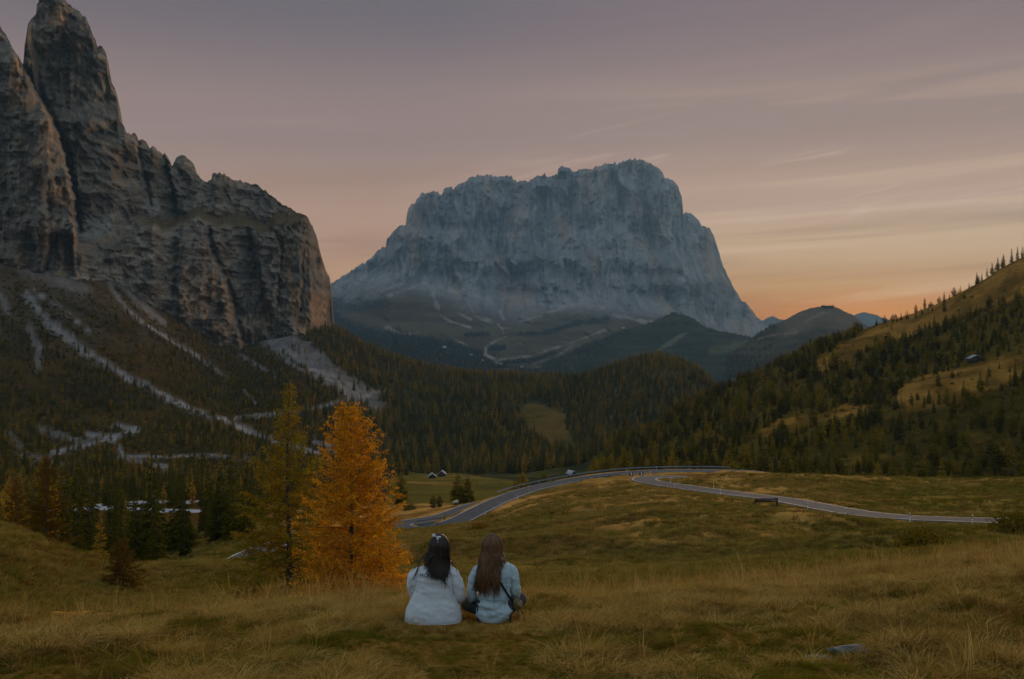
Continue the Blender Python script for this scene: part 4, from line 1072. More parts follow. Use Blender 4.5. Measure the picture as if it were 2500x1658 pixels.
TREES = []   # rows: kind, px, D, py, height


def add_trees(n, px0, px1, D0, D1, dens, h0, h1, mixf):
    px, D = sample(n, px0, px1, D0, D1)
    py = _bil(PYT, px, D)
    X = (px - CX) / F * D
    nz = fbm(X / 45, D / 45, seed=611, octv=3)
    keep = RNG.random(n) < dens(px, py, D, nz)
    px, D, py, X, nz = [v[keep] for v in (px, D, py, X, nz)]
    h = RNG.uniform(h0, h1, len(px)) * RNG.uniform(0.55, 1.08, len(px))
    # drop what the ground in front hides
    vis = py - h / D * F < _bil(RUNMIN, px, D) + 2
    px, D, py, X, nz, h = [v[vis] for v in (px, D, py, X, nz, h)]
    kinds = mixf(px, py, D, nz)
    for i in range(len(px)): TREES.append((kinds[i], px[i], D[i], py[i], h[i]))


def pick(probs):
    """probs: dict kind->array"""
    ks = list(probs); n = len(probs[ks[0]])
    r = RNG.random(n); c = np.zeros(n); out = np.array([ks[-1]] * n, dtype=object); done = np.zeros(n, bool)
    for k in ks:
        c = c + probs[k]; m = (~done) & (r < c); out[m] = k; done |= m
    return out


# middle forest and the wooded knoll
def d_mid(px, py, D, nz):
    m = (D > 690) & ~in_poly(px, py, CLEARING) & ~in_poly(px, py, HUTMEADOW) & ~right_hill(px, D)
    r = m * np.clip(0.95 + 0.4 * nz, 0, 1)
    r = r * (1 - sstep(0.25, 0.5, scree_mask(px, py)))
    return r * np.where(px < 860, sstep(790, 850, px) + 0.35 * sstep(700, 760, px), 1.0)


add_trees(15000, 740, 1790, 690, 1640, d_mid, 8.5, 15, lambda px, py, D, nz: pick({'larch': np.clip(0.46 + 0.6 * nz + 0.16 * sstep(960, 880, py), 0.1, 0.8), 'spruce': np.ones(len(px))}))


# right hillside
def d_right(px, py, D, nz):
    m = right_hill(px, D)
    op = np.zeros(px.shape)
    for i, p in enumerate(OPEN_R): op = np.where(in_poly(px, py, p), (0.95, 0.95, 0.85, 0.6)[i], op)
    base = np.clip(0.85 + 0.5 * nz, 0, 1) * sstep(2640, 2450, px) 
    edge = sstep(1400, 1180, py)
    return m * (1 - op) * base


add_trees(5000, 1420, 2640, 345, 900, d_right, 4.5, 11.5, lambda px, py, D, nz: pick({'glarch': np.clip(0.42 + 0.5 * nz, 0.08, 0.75), 'larch': np.full(len(px), 0.05), 'pine': np.full(len(px), 0.28), 'spruce': np.ones(len(px))}))


# left slope below the cliff
def d_left(px, py, D, nz):
    fr = sstep(760, 950, py + 0.25 * (px - 400)) * 0.75 + 0.25 * sstep(700, 850, py)
    band = 1 - 0.75 * np.exp(-((D - 520) / 60) ** 2) * (px < 620)
    r = np.clip(0.55 + 0.9 * nz, 0.03, 1) * fr * band
    return r * (1 - sstep(0.2, 0.4, scree_mask(px, py + 4))) * (D > 335) * (px < 800)


add_trees(20000, -60, 800, 335, 1250, d_left, 3.5, 9.0, lambda px, py, D, nz: pick({'larch': np.clip(0.42 + 0.25 * nz, 0.1, 0.8), 'spruce': np.ones(len(px))}))


# big dark spruces in the low valley on the left
def d_low(px, py, D, nz):
    r = np.where((D > 100) & (D < 300), 0.8, 0.45) * sstep(700, 560, px) * np.clip(0.8 + nz, 0.2, 1)
    for ln in ([(190, 1244), (320, 1241), (500, 1248)], [(330, 1227), (480, 1226)]):
        r = np.where((D < 296) & (D > 225) & (px > 170) & (px < 520), r * 0.12, r)
    r = r * (poly_dist(px, py, [(470, 1405), (530, 1392), (575, 1373), (615, 1352), (655, 1335)]) > 16)
    return r * ~((px > 440) & (D < 125)) 


add_trees(420, -40, 640, 92, 335, d_low, 9, 15, lambda px, py, D, nz: pick({'larch': np.where(px < 190, 0.5, 0.14), 'spruce': np.ones(len(px))}))
add_trees(90, 560, 960, 300, 640, lambda px, py, D, nz: 0.5 * ~in_poly(px, py, HUTMEADOW), 7, 12, lambda px, py, D, nz: pick({'glarch': np.full(len(px), 0.3), 'spruce': np.ones(len(px))}))

# trees placed one by one: kind, bearing, distance, height
SINGLE = [
 ('glarch', 1118, 335, 10.5, 'leafy green-gold larch on the hut meadow, left of a close pair'),
 ('glarch', 1142, 333, 9.5, 'leafy green-gold larch on the hut meadow, right of a close pair'),
 ('pine', 1057, 300, 4.3, 'small dark round-topped pine above the road, left one of a pair'),
 ('pine', 1073, 303, 3.9, 'small dark round-topped pine above the road, right one of a pair'),
 ('glarch', 978, 345, 11.0, 'broad dark green larch right of the orange larch'),
 ('glarch', 1275, 400, 10.0, 'large green larch behind the upper road, left of its neighbour'),
 ('glarch', 1330, 405, 8.5, 'smaller gold-green larch behind the upper road guard rail'),
 ('glarch', 1258, 410, 7.0, 'low green larch at the left end of the roadside group'),
 ('larch', 1362, 420, 3.5, 'tiny orange larch behind the guard rail'),
 ('larch', 1578, 430, 8.5, 'bright yellow larch behind the far bend of the road'),
]
for k, p, d_, h_, lab in SINGLE:
    TREES.append((k, p, d_, float(_bil(PYT, np.array([p]), np.array([d_]))[0]), h_, lab))
# lone trees along the right crest and on its open grass
for (p, d_, h_, k) in [(2236, 775, 8.5, 'spruce'), (2250, 778, 5, 'spruce'), (2266, 778, 4, 'spruce'), (2305, 775, 11, 'spruce'), (2318, 776, 6, 'spruce'), (2329, 776, 9, 'pine'), (2340, 775, 5, 'spruce'), (2366, 772, 6, 'spruce'), (2385, 770, 11, 'spruce'), (2397, 770, 8, 'spruce'), (2410, 768, 10, 'larch'), (2422, 768, 11, 'glarch'), (2436, 766, 12, 'glarch'), (2450, 764, 12, 'glarch'), (2470, 762, 13, 'spruce'), (2484, 761, 12, 'spruce'), (2497, 760, 10, 'larch'),
                      (2190, 790, 7, 'spruce'), (2200, 790, 9, 'spruce'), (2180, 795, 8, 'pine'), (2215, 785, 9, 'spruce'), (2160, 800, 8, 'pine'), (2140, 805, 9, 'spruce'),
                      (2290, 700, 7, 'pine'), (2306, 690, 11, 'pine'), (2238, 690, 6, 'pine'), (2230, 660, 6, 'pine'), (2195, 660, 5, 'pine'), (2170, 665, 6, 'pine'), (2325, 640, 5, 'spruce'), (2120, 640, 6, 'pine'), (2137, 630, 6, 'pine'), (2115, 610, 9, 'pine'),
                      (2290, 545, 6.5, 'pine'), (2325, 555, 4.5, 'pine'), (2240, 520, 4.5, 'pine'), (2225, 515, 6, 'pine'), (2257, 510, 4, 'pine'), (2330, 500, 6, 'spruce'), (2280, 490, 8, 'spruce'), (2415, 545, 6, 'pine'), (2440, 560, 4, 'spruce'), (2465, 550, 4.5, 'spruce'), (2480, 520, 8, 'spruce'), (2445, 510, 4, 'pine'),
                      (1895, 470, 6, 'spruce'), (1912, 468, 9, 'spruce'), (1945, 455, 9.5, 'spruce'), (1965, 460, 7, 'spruce'), (1880, 455, 5, 'spruce'), (2030, 470, 9, 'spruce'), (2040, 475, 7, 'pine'), (2090, 440, 6.5, 'spruce'), (2310, 430, 8, 'pine'), (2325, 425, 6, 'pine'), (2230, 415, 6, 'pine'), (2180, 470, 9, 'spruce'),
                      (2440, 440, 9, 'pine'), (2475, 430, 10, 'pine'), (2500, 420, 9, 'pine'), (2400, 450, 8, 'pine'), (2420, 400, 7, 'pine'), (2370, 400, 5, 'pine')]:
    if d_ > 755: h_ *= 0.85
    TREES.append((k, p, d_, float(_bil(PYT, np.array([p]), np.array([d_]))[0]), h_))


def region_of(px, py, D, h):
    """where a tree stands, in words that narrow it down"""
    size = 'tall' if h > 9.2 else ('small' if h < 6 else 'mid-sized')
    if D < 335 and px < 760:
        reg = 'low valley'; place = 'in the low valley, ' + ('at the left edge' if px < 130 else 'behind the rust larch' if px < 380 else 'left of the olive larch' if px < 560 else 'behind the olive larch')
        depth = 'near side' if D < 250 else 'far side'
    elif px < 800:
        reg = 'left mountain slope'; place = 'under the left cliff, ' + ('at the far left' if px < 170 else 'left of the scree chute' if px < 360 else 'along the scree chute' if px < 560 else 'right of the scree chute')
        depth = 'low down' if D < 520 else 'halfway up' if D < 760 else 'high up'
    elif D > 335 and bool(right_hill(np.array([px]), np.array([D]))[0]):
        reg = 'right hillside'; place = 'on the right hillside, ' + ('at its left foot' if px < 1650 else 'behind the hairpin mound' if px < 1860 else 'by the golden clearing' if px < 2120 else 'left of the hut' if px < 2300 else 'near the hut' if px < 2430 else 'at the right edge')
        depth = 'low down' if D < 440 else 'mid-slope' if D < 560 else 'high up' if D < 720 else 'on the skyline'
    else:
        reg = 'middle valley forest'; place = 'in the valley forest, ' + ('below the cliff nose' if px < 940 else 'above the two huts' if px < 1180 else 'left of the clearing' if px < 1300 else 'right of the clearing' if px < 1480 else 'on the round knoll')
        depth = 'front edge' if D < 860 else 'middle rows' if D < 1150 else 'far rows'
    return reg, size, place + ', ' + depth


LOOK = {'spruce': ('spruce_tree', 'dark green spruce', 'spruce tree'), 'larch': ('larch_tree', 'orange larch', 'larch tree'),
        'pine': ('pine_tree', 'dark round pine', 'pine tree'), 'glarch': ('larch_tree', 'green-gold larch', 'larch tree')}


def place_trees():
    n = len(TREES)
    px = np.array([t[1] for t in TREES]); D = np.array([t[2] for t in TREES]); h = np.array([t[4] for t in TREES])
    kinds = np.array([t[0] for t in TREES], object)
    z = ground_z(px, D) - 0.15
    # keep trees off the roads
    X = (px - CX) / F * D
    bad = np.zeros(n, bool)
    for ln, hw in ((ROAD, 4.5), (LOW1, 3.5), (LOW2, 3.5), (LOW3, 3.5)):
        bad |= near_line(X, D, ln)[0] < hw
    app = h / D * F
    special = np.array([len(t) > 5 for t in TREES])
    rank = np.where(special, 1e6, app); rank[bad & ~special] = -1
    for kd in ('spruce', 'larch', 'pine', 'glarch'):
        idx = np.flatnonzero((kinds == kd) & (rank > 0))
        idx = idx[np.argsort(-rank[idx])]
        cap = {'spruce': 280, 'larch': 200, 'pine': 280, 'glarch': 90}[kd]
        solo, rest = idx[:cap], idx[cap:]
        nm, look, cat = LOOK[kd]
        for i in solo:
            v = int(RNG.integers(len(KIND_MESH[kd]))); rz = RNG.uniform(0, 6.28)
            wf = RNG.uniform(0.85, 1.2)
            reg, size, place = region_of(px[i], TREES[i][3], D[i], h[i])
            if special[i] and kd == 'glarch': wf = 1.75
            lab = TREES[i][5] if special[i] else '%s %s %s' % (size, look, place)
            grp = None if special[i] else '%s trees of the %s' % (cat.split()[0] if kd != 'glarch' else 'green larch', reg)
            if app[i] > 45:
                o = empty(nm, (X[i], D[i], z[i]), rz); o.scale = (h[i] * wf, h[i] * wf, h[i])
                cm, tm = SPLIT[kd][v]
                for pn, m in (('crown', cm), ('trunk', tm)):
                    c = bpy.data.objects.new(pn, m); COL.objects.link(c); c.parent = o
            else:
                o = bpy.data.objects.new(nm, KIND_MESH[kd][v]); COL.objects.link(o)
                o.location = (X[i], D[i], z[i]); o.rotation_euler = (0, 0, rz); o.scale = (h[i] * wf, h[i] * wf, h[i])
            tag(o, lab, cat, grp)
        if len(rest):
            rot = np.zeros((len(rest), 3)); rot[:, 2] = RNG.uniform(0, 6.28, len(rest))
            plural = {'spruce': 'dark green spruces', 'larch': 'yellow larches', 'pine': 'dark pines', 'glarch': 'green larches'}[kd]
            scatter({'spruce': 'spruce_forest', 'larch': 'larch_forest', 'pine': 'pine_forest', 'glarch': 'green_larch_forest'}[kd], KIND_MESH[kd],
                    np.stack([X[rest], D[rest], z[rest]], -1), h[rest], rot, RNG.integers(0, len(KIND_MESH[kd]), len(rest)), 'mass of small distant %s across the valley slopes' % plural, None)
        print('trees', kd, len(solo), len(rest))


place_trees()


def scrub():
    """dwarf pine and heath cover on the mountain slopes"""
    rng = np.random.default_rng(91)
    P, S, V = [], [], []
    prot = [conifer_mesh('scrub%d' % i, 700 + i, R=0.75, layers=6, per=9, shape='pine', start=0.02, droop=0.1, ragged=0.5, mats=[m, M_BARK]) for i, m in enumerate((M_PINE, M_LARCHG, M_LARCH))]
    for (n, x0, x1, d0, d1, which) in ((16000, -60, 820, 335, 1150, 0), (5000, 1440, 2640, 345, 860, 1)):
        px, D = rng.uniform(x0, x1, n), np.sqrt(rng.uniform(d0 ** 2, d1 ** 2, n))
        py = _bil(PYT, px, D); X = (px - CX) / F * D
        nz = fbm(X / 30, D / 30, seed=811, octv=3)
        if which == 0: pr = np.clip(0.55 + nz, 0.05, 1) * (1 - sstep(0.2, 0.45, scree_mask(px, py))) * sstep(640, 800, py) * ~in_poly(px, py, HUTMEADOW)
        else:
            op = np.zeros(n)
            for i, p_ in enumerate(OPEN_R): op = np.where(in_poly(px, py, p_), (0.85, 0.88, 0.7, 0.25)[i], op)
            pr = right_hill(px, D) * (1 - op) * np.clip(0.6 + nz, 0.1, 1)
        k = (rng.random(n) < pr) & (py - 3 / D * F < _bil(RUNMIN, px, D) + 1)
        px, D, X = px[k], D[k], X[k]
        P.append(np.stack([X, D, ground_z(px, D) - 0.1], -1)); S.append(rng.uniform(0.9, 2.4, k.sum())); V.append(rng.choice(3, k.sum(), p=(0.55, 0.28, 0.17)))
    P = np.concatenate(P); rot = np.zeros((len(P), 3)); rot[:, 2] = rng.uniform(0, 6.28, len(P))
    scatter('dwarf_pine_scrub', prot, P, np.concatenate(S), rot, np.concatenate(V), 'low dark scrub and dwarf pine covering the mountain slopes', None)
    print('scrub', len(P))


scrub()


# far woods at the foot of the massif and on the two ridges
M_FARTREE = mat_leaf('far_spruce_needles', [(0.022, 0.026, 0.010), (0.034, 0.036, 0.012), (0.050, 0.045, 0.014)], 0.2)


def far_woods():
    P, S = [], []
    rng = np.random.default_rng(77)
    n = 16000
    px = rng.uniform(790, 1560, n); py = rng.uniform(735, 925, n)
    m = rng.random(n) < far_forest_mask(px, py) * 0.9
    px, py = px[m], py[m]
    D = np.concatenate([_mass_depth(px[None], py[None], None)[0]])
    P.append(to_xyz(px, py, D)); S.append(rng.uniform(10, 18, len(px)))
    for cf, dep, bot, x0, x1, cnt, alb in ((WH_CF, WH_DEP, 960, 1190, 1970, 9000, _wh_alb), (R9_CF, R9_DEP, 1010, 1570, 2290, 9000, _r9_alb)):
        px = rng.uniform(x0, x1, cnt); t = rng.random(cnt) ** 0.9
        py = bot + (cf(px) - bot) * t
        D = dep(px, py, t); Pq = to_xyz(px, py, D)
        c = alb(px, py, Pq, t)[:, 0]
        k = (c < 0.062) & (py < 965)
        P.append(Pq[k]); S.append(rng.uniform(9, 17, k.sum()))
    P = np.concatenate(P); S = np.concatenate(S)
    rot = np.zeros((len(P), 3)); rot[:, 2] = rng.uniform(0, 6.28, len(P))
    scatter('distant_forest', [conifer_mesh('farspruce%d' % i, 500 + i, R=0.17, layers=12, per=7, mats=[M_FARTREE, M_BARK]) for i in range(3)] + LAR[:1], P, S, rot, np.where(rng.random(len(P)) < 0.1, 3, rng.integers(0, 3, len(P))), 'hazy dark forest far away at the foot of the massif', None)
    print('far', len(P))


far_woods()


# ------------------------------------------------------------------ the large larches near the viewpoint
M_ORANGE = mat_leaf('orange_larch_needles', [(0.64, 0.27, 0.009), (0.80, 0.37, 0.011), (0.88, 0.44, 0.014), (0.72, 0.27, 0.007)], 0.5, 2.2, True)
M_OLIVE = mat_leaf('olive_larch_needles', [(0.21, 0.20, 0.012), (0.31, 0.25, 0.013), (0.46, 0.27, 0.014), (0.26, 0.22, 0.012)], 0.40, 1.4, True)
M_SHRUB = mat_leaf('shrub_leaves', [(0.085, 0.070, 0.006), (0.13, 0.095, 0.008), (0.17, 0.11, 0.010)], 0.35, 1.8, True)
M_RUST = mat_leaf('rust_larch_needles', [(0.13, 0.075, 0.006), (0.20, 0.105, 0.008), (0.12, 0.080, 0.006)], 0.40, 1.8, True)


def big_larch(label, loc, h, spread, seed, mat, nb=120, start=0.05, sparse_top=0.0, lean=(0, 0), tuft=1.0, up=0.25, sway=0.0, fill=1.0, taper=0.75):
    rng = np.random.default_rng(seed)
    root = empty('larch_tree', loc, 0.0, label=label, cat='larch tree')
    tz = np.linspace(0, 1, 24)
    cx = lean[0] * tz + 0.02 * h * np.sin(tz * 5 + seed) * tz * 0.6; cy = lean[1] * tz
    trunk = np.stack([cx, cy, tz * h], -1)
    tm = MB(); tm.tube(trunk, 0.013 * h * (1 - tz) ** 0.8 + 0.006, 8)
    obj('trunk', tm.mesh('trunk'), M_BARK, root)
    bm_ = MB()
    TP, TS, TC = [], [], []          # tuft positions, sizes, directions
    for i in range(nb):
        t = start + (0.97 - start) * (i + rng.uniform(0, 1)) / nb
        base = np.array([np.interp(t, tz, cx), np.interp(t, tz, cy), t * h])
        prof = (1 - t) ** taper * (0.62 + 0.38 * min(1, t * 5))
        L = spread * prof * rng.uniform(0.55, 1.12) + 0.05 * h * (1 - t) * 0.5 + 0.10
        if sparse_top and t > 1 - sparse_top: L *= 0.55 + 0.5 * rng.random()
        an = i * 2.39996 + rng.uniform(-0.4, 0.4)
        el = lerp(-0.12, 0.75, t ** 1.2) + up * rng.uniform(-0.4, 0.6)
        k = 8; s = np.linspace(0, 1, k)
        horiz = L * s * math.cos(el)
        vert = L * (s * math.sin(el) - 0.28 * s ** 2 * (1 - t) + 0.22 * s ** 3)
        bend = rng.uniform(-0.3, 0.3) * s ** 2
        pts = base + np.stack([np.cos(an + bend) * horiz, np.sin(an + bend) * horiz, vert], -1)
        pts += rng.normal(0, 0.012, pts.shape) * s[:, None]
        bm_.tube(pts, lerp(0.011, 0.003, s) * (0.4 + L * 0.5), 4, False)
        nt = max(3, int(L * 17 * fill))
        for j in range(nt):
            u = rng.uniform(0.12, 1.0)
            p = np.array([np.interp(u, s, pts[:, q]) for q in range(3)])
            tl = (0.10 + 0.34 * L * (1 - 0.75 * u)) * rng.uniform(0.5, 1.2)
            ta = an + rng.choice((-1, 1)) * rng.uniform(0.5, 1.2)
            te = rng.uniform(-0.5, 0.35) + 0.2 * t
            kk = 4; ss = np.linspace(0, 1, kk)
            tp = p + np.stack([np.cos(ta) * math.cos(te) * tl * ss, np.sin(ta) * math.cos(te) * tl * ss, (math.sin(te) * ss - 0.25 * ss ** 2) * tl], -1)
            if tl > 0.12: bm_.tube(tp, 0.0028, 3, False)
            m = max(3, int(tl / 0.028))
            w = rng.uniform(0, 1, m)[:, None]
            q = tp[0] * (1 - w) + tp[-1] * w + rng.normal(0, 0.016, (m, 3))
            TP.append(q); TC.append(np.full(m, 0.55 + 0.75 * rng.random()))
        m = max(4, int(L / 0.035)); u = rng.uniform(0.1, 1, m)
        q = np.stack([np.interp(u, s, pts[:, c]) for c in range(3)], -1) + rng.normal(0, 0.018, (m, 3))
        TP.append(q); TC.append(np.full(m, 0.55 + 0.75 * rng.random()))
    # leader
    u = rng.uniform(0.8, 1, 60); q = np.stack([np.interp(u, tz, trunk[:, c]) for c in range(3)], -1) + rng.normal(0, 0.02, (60, 3)); TP.append(q); TC.append(np.ones(60))
    obj('branches', bm_.mesh('branches'), M_BARK, root)
    TP = np.concatenate(TP); TC = np.concatenate(TC)
    n = len(TP)
    V, FC = [], []
    d1 = rng.normal(size=(n, 3)); d1 /= np.linalg.norm(d1, axis=1)[:, None]
    for rep in range(2):
        d2 = np.cross(d1, rng.normal(size=(n, 3))); d2 /= np.linalg.norm(d2, axis=1)[:, None]
        ln = (rng.uniform(0.020, 0.042, n) * tuft)[:, None]; wd = (rng.uniform(0.006, 0.012, n) * tuft)[:, None]
        a = d1 if rep == 0 else d2; b = d2 if rep == 0 else np.cross(d1, d2)
        V.append(np.stack([TP - a * ln, TP - b * wd, TP + a * ln, TP + b * wd], 1))
    V = np.concatenate(V).reshape(-1, 3)
    f = np.arange(len(V)).reshape(-1, 4)
    cc = np.repeat(np.concatenate([TC, TC]), 4)[:, None] * np.ones(3)
    obj('crown', np_mesh('crown', V, f, False, cc), mat, root)
    return root


def on_ground(px, D, dz=-0.1):
    p = gpt(px, D); p.z += dz
    return p


def tree_at(px, D, top_py):
    p = on_ground(px, D)
    return p, (CY - top_py) / F * D - p.z


p, h_ = tree_at(856, 27.0, 985)
big_larch('bright orange larch in full autumn colour left of the seated pair', p, h_, 1.85, 5, M_ORANGE, nb=205, start=0.02, fill=1.3, tuft=1.0, taper=0.62)
p, h_ = tree_at(706, 31.0, 925)
big_larch('tall thin olive-green larch with open branches left of the orange larch', p, h_, 2.6, 8, M_OLIVE, nb=150, start=0.02, sparse_top=0.40, fill=1.3, tuft=1.1, taper=1.0)
p, h_ = tree_at(930, 33.0, 1235)
big_larch('low orange larch half hidden behind the bright orange larch', p, h_, 1.3, 11, M_ORANGE, nb=80, start=0.03, fill=1.2)
p, h_ = tree_at(300, 38.0, 1318)
big_larch('small rust-coloured larch standing alone on the lower left slope', p, h_, 0.95, 14, M_RUST, nb=80, start=0.04, fill=1.1, tuft=1.2)
p, h_ = tree_at(112, 62.0, 1112)
big_larch('dim brown-gold larch at the far left beyond the slope', p, h_, 2.3, 17, M_RUST, nb=110, start=0.05, fill=0.8, tuft=1.7)
p, h_ = tree_at(40, 70.0, 1165)
big_larch('dim brown-gold larch at the left edge of the view', p, h_, 2.0, 19, M_RUST, nb=90, start=0.05, fill=0.8, tuft=1.7)
p, h_ = tree_at(780, 36.0, 1260)
big_larch('small green larch between the two large larches', p, h_, 1.5, 23, M_OLIVE, nb=70, start=0.04, fill=0.9, tuft=1.1)
# ------------------------------------------------------------------ people, seen from behind, sitting in the grass
M_SKIN = mat_plain('skin', (0.50, 0.33, 0.25), 0.6, 0.08, 10)
M_TROUSER = mat_plain('dark_trousers', (0.045, 0.052, 0.055), 0.9, 0.25, 30)
M_SHOE = mat_plain('shoe_leather', (0.05, 0.04, 0.035), 0.6, 0.2, 20)
M_JWHITE = mat_plain('white_padded_cloth', (0.60, 0.64, 0.655), 0.9, 0.06, 22, 0.1, 0.25)
M_JBLUE = mat_plain('light_blue_denim', (0.41, 0.525, 0.565), 0.92, 0.14, 26, 0.1, 0.35)
M_NAVY = mat_plain('navy_cloth', (0.020, 0.026, 0.050), 0.9, 0.2, 30)
M_LETTER = mat_plain('black_print', (0.02, 0.022, 0.03), 0.8, 0.1, 10)
M_BAG = mat_plain('patterned_bag_cloth', (0.22, 0.17, 0.09), 0.9, 0.55, 26, 0.1, 0.3)
M_STRAP = mat_plain('black_webbing', (0.012, 0.012, 0.012), 0.8, 0.2, 20)
M_BOW = mat_plain('white_satin', (0.62, 0.60, 0.58), 0.5, 0.08, 10)


def mat_hair(name, cols):
    m, N, L = new_mat(name)
    b = N('ShaderNodeBsdfPrincipled'); out = N('ShaderNodeOutputMaterial'); L(b.outputs[0], out.inputs[0])
    at = N('ShaderNodeAttribute'); at.attribute_name = 'Col'
    r = N('ShaderNodeValToRGB'); r.color_ramp.elements[0].color = (*cols[0], 1); r.color_ramp.elements[1].color = (*cols[1], 1)
    L(at.outputs['Fac'], r.inputs[0]); L(r.outputs[0], b.inputs['Base Color'])
    b.inputs['Roughness'].default_value = 0.42; b.inputs['Specular IOR Level'].default_value = 0.35
    return m


M_HAIRDARK = mat_hair('dark_brown_hair', ((0.014, 0.010, 0.006), (0.040, 0.024, 0.012)))
M_HAIRBROWN = mat_hair('chestnut_hair', ((0.055, 0.026, 0.009), (0.19, 0.090, 0.028)))


def skin_obj(name, joints, edges, mat, parent, sub=2, root=0):
    me = bpy.data.meshes.new(name)
    me.from_pydata([j[:3] for j in joints], edges, []); me.update()
    o = obj(name, me, mat, parent)
    md = o.modifiers.new('skin', 'SKIN'); md.use_smooth_shade = True
    ls = me.skin_vertices[0].data
    for v, j in zip(ls, joints):
        r = j[3]; v.radius = (r, r) if not isinstance(r, tuple) else r
    ls[root].use_root = True
    if sub:
        s = o.modifiers.new('sub', 'SUBSURF'); s.levels = sub; s.render_levels = sub
    return o


def body_joints(headx, legs):
    J = [(0, 0.02, 0.12, (0.13, 0.10)), (0, 0.0, 0.28, (0.115, 0.085)), (0, 0.01, 0.44, (0.125, 0.09)), (headx * 0.5, 0.02, 0.56, 0.05), (headx * 0.9, 0.03, 0.625, 0.052),
         (headx, 0.035, 0.70, (0.074, 0.088)), (headx, 0.03, 0.775, (0.078, 0.095)), (headx, 0.03, 0.835, (0.052, 0.066)), (headx, 0.125, 0.715, 0.018)]   # last: nose
    E = [(0, 1), (1, 2), (2, 3), (3, 4), (4, 5), (5, 6), (6, 7), (5, 8)]
    for s, (sh, el, wr) in zip((-1, 1), legs['arms']):
        i = len(J)
        hx, hy, hz = wr[0], wr[1] + 0.05, wr[2] - 0.01
        J += [(*sh, 0.055), (*el, 0.042), (*wr, 0.027), (hx, hy, hz, (0.036, 0.018))]
        E += [(2, i), (i, i + 1), (i + 1, i + 2), (i + 2, i + 3)]
        for f, (fx, fl) in enumerate(((-0.03, 0.062), (-0.011, 0.075), (0.010, 0.071), (0.029, 0.055))):
            k = len(J)
            J += [(hx + fx, hy + 0.04, hz, 0.0095), (hx + fx, hy + 0.04 + fl * 0.5, hz - 0.012, 0.009), (hx + fx, hy + 0.04 + fl * 0.85, hz - 0.034, 0.008)]
            E += [(i + 3, k), (k, k + 1), (k + 1, k + 2)]
        k = len(J)
        J += [(hx - s * 0.045, hy + 0.005, hz - 0.006, 0.011), (hx - s * 0.062, hy + 0.035, hz - 0.012, 0.009)]
        E += [(i + 3, k), (k, k + 1)]
    return J, E


def jacket_mesh(name, sec, cyo, seed, sleeves, wr=0.006, waist=None):
    """lofted torso shell plus two sleeves, with folds; returns mesh and back-surface lookup"""
    rng = np.random.default_rng(seed)
    zs = np.array([s[0] for s in sec]); nr, nc = 64, 72
    zq = np.linspace(zs[0], zs[-1], nr)
    cx = pchip(zs, [s[1] for s in sec], zq); hw = pchip(zs, [s[2] for s in sec], zq); hd = pchip(zs, [s[3] for s in sec], zq)
    th = np.arange(nc) / nc * 2 * math.pi
    e = 2 / 2.35
    cs = np.sign(np.cos(th)) * np.abs(np.cos(th)) ** e; sn = np.sign(np.sin(th)) * np.abs(np.sin(th)) ** e
    Xg = cx[:, None] + hw[:, None] * cs; Yg = cyo + hd[:, None] * sn; Zg = np.repeat(zq[:, None], nc, 1)
    def fold(x, y, z):
        f = 0.55 * fbm(x * 9 + z * 5, z * 16 - x * 4, y * 9, seed=seed, octv=3) + 0.75 * (ridged(x * 5 - z * 3, z * 13 + x * 5, y * 4, seed=seed + 3, octv=2) - 0.4)
        w = 0.6 + (0 if waist is None else 1.4 * np.exp(-((z - waist) / 0.10) ** 2))
        return wr * f * w
    d = fold(Xg, Yg, Zg)
    V = np.stack([Xg + cs * d, Yg + sn * d, Zg + 0.0], -1)
    mb = MB(); mb.add(V.reshape(-1, 3), grid_faces(nr, nc, True))
    # hem folded inwards and closed collar
    for row, dz, k in ((0, -0.012, 0.86), (nr - 1, 0.0, 0.80)):
        ring = V[row].copy(); c0 = ring.mean(0); r2 = c0 + (ring - c0) * k; r2[:, 2] = ring[:, 2] + dz
        mb.add(np.concatenate([ring, r2]), grid_faces(2, nc, True))
    for path, rad in sleeves:
        P = catmull(np.array(path), 0.012); k = len(P)
        r = pchip(np.linspace(0, 1, len(rad)), rad, np.linspace(0, 1, k)) * 0.87
        n = 28
        t = np.gradient(P, axis=0); t /= np.linalg.norm(t, axis=1)[:, None]
        up = np.array([0, 1.0, 0.2]); u = np.cross(t, up); u /= np.linalg.norm(u, axis=1)[:, None]; w = np.cross(u, t)
        a = np.arange(n) / n * 2 * math.pi
        dirv = u[:, None] * np.cos(a)[None, :, None] + w[:, None] * np.sin(a)[None, :, None]
        Q = P[:, None] + dirv * r[:, None, None]
        f = fold(Q[..., 0] * 1.4, Q[..., 1], Q[..., 2] * 1.6) * 1.3
        Q = Q + dirv * f[..., None]
        mb.add(Q.reshape(-1, 3), grid_faces(k, n, True))
    def back_y(x, z):
        c = np.interp(z, zq, cx); h = np.interp(z, zq, hw); dd = np.interp(z, zq, hd)
        u = np.clip(np.abs((x - c) / h), 0, 0.999)
        return cyo - dd * (1 - u ** 2.35) ** (1 / 2.35) - wr * 1.2
    return mb.mesh(name), back_y


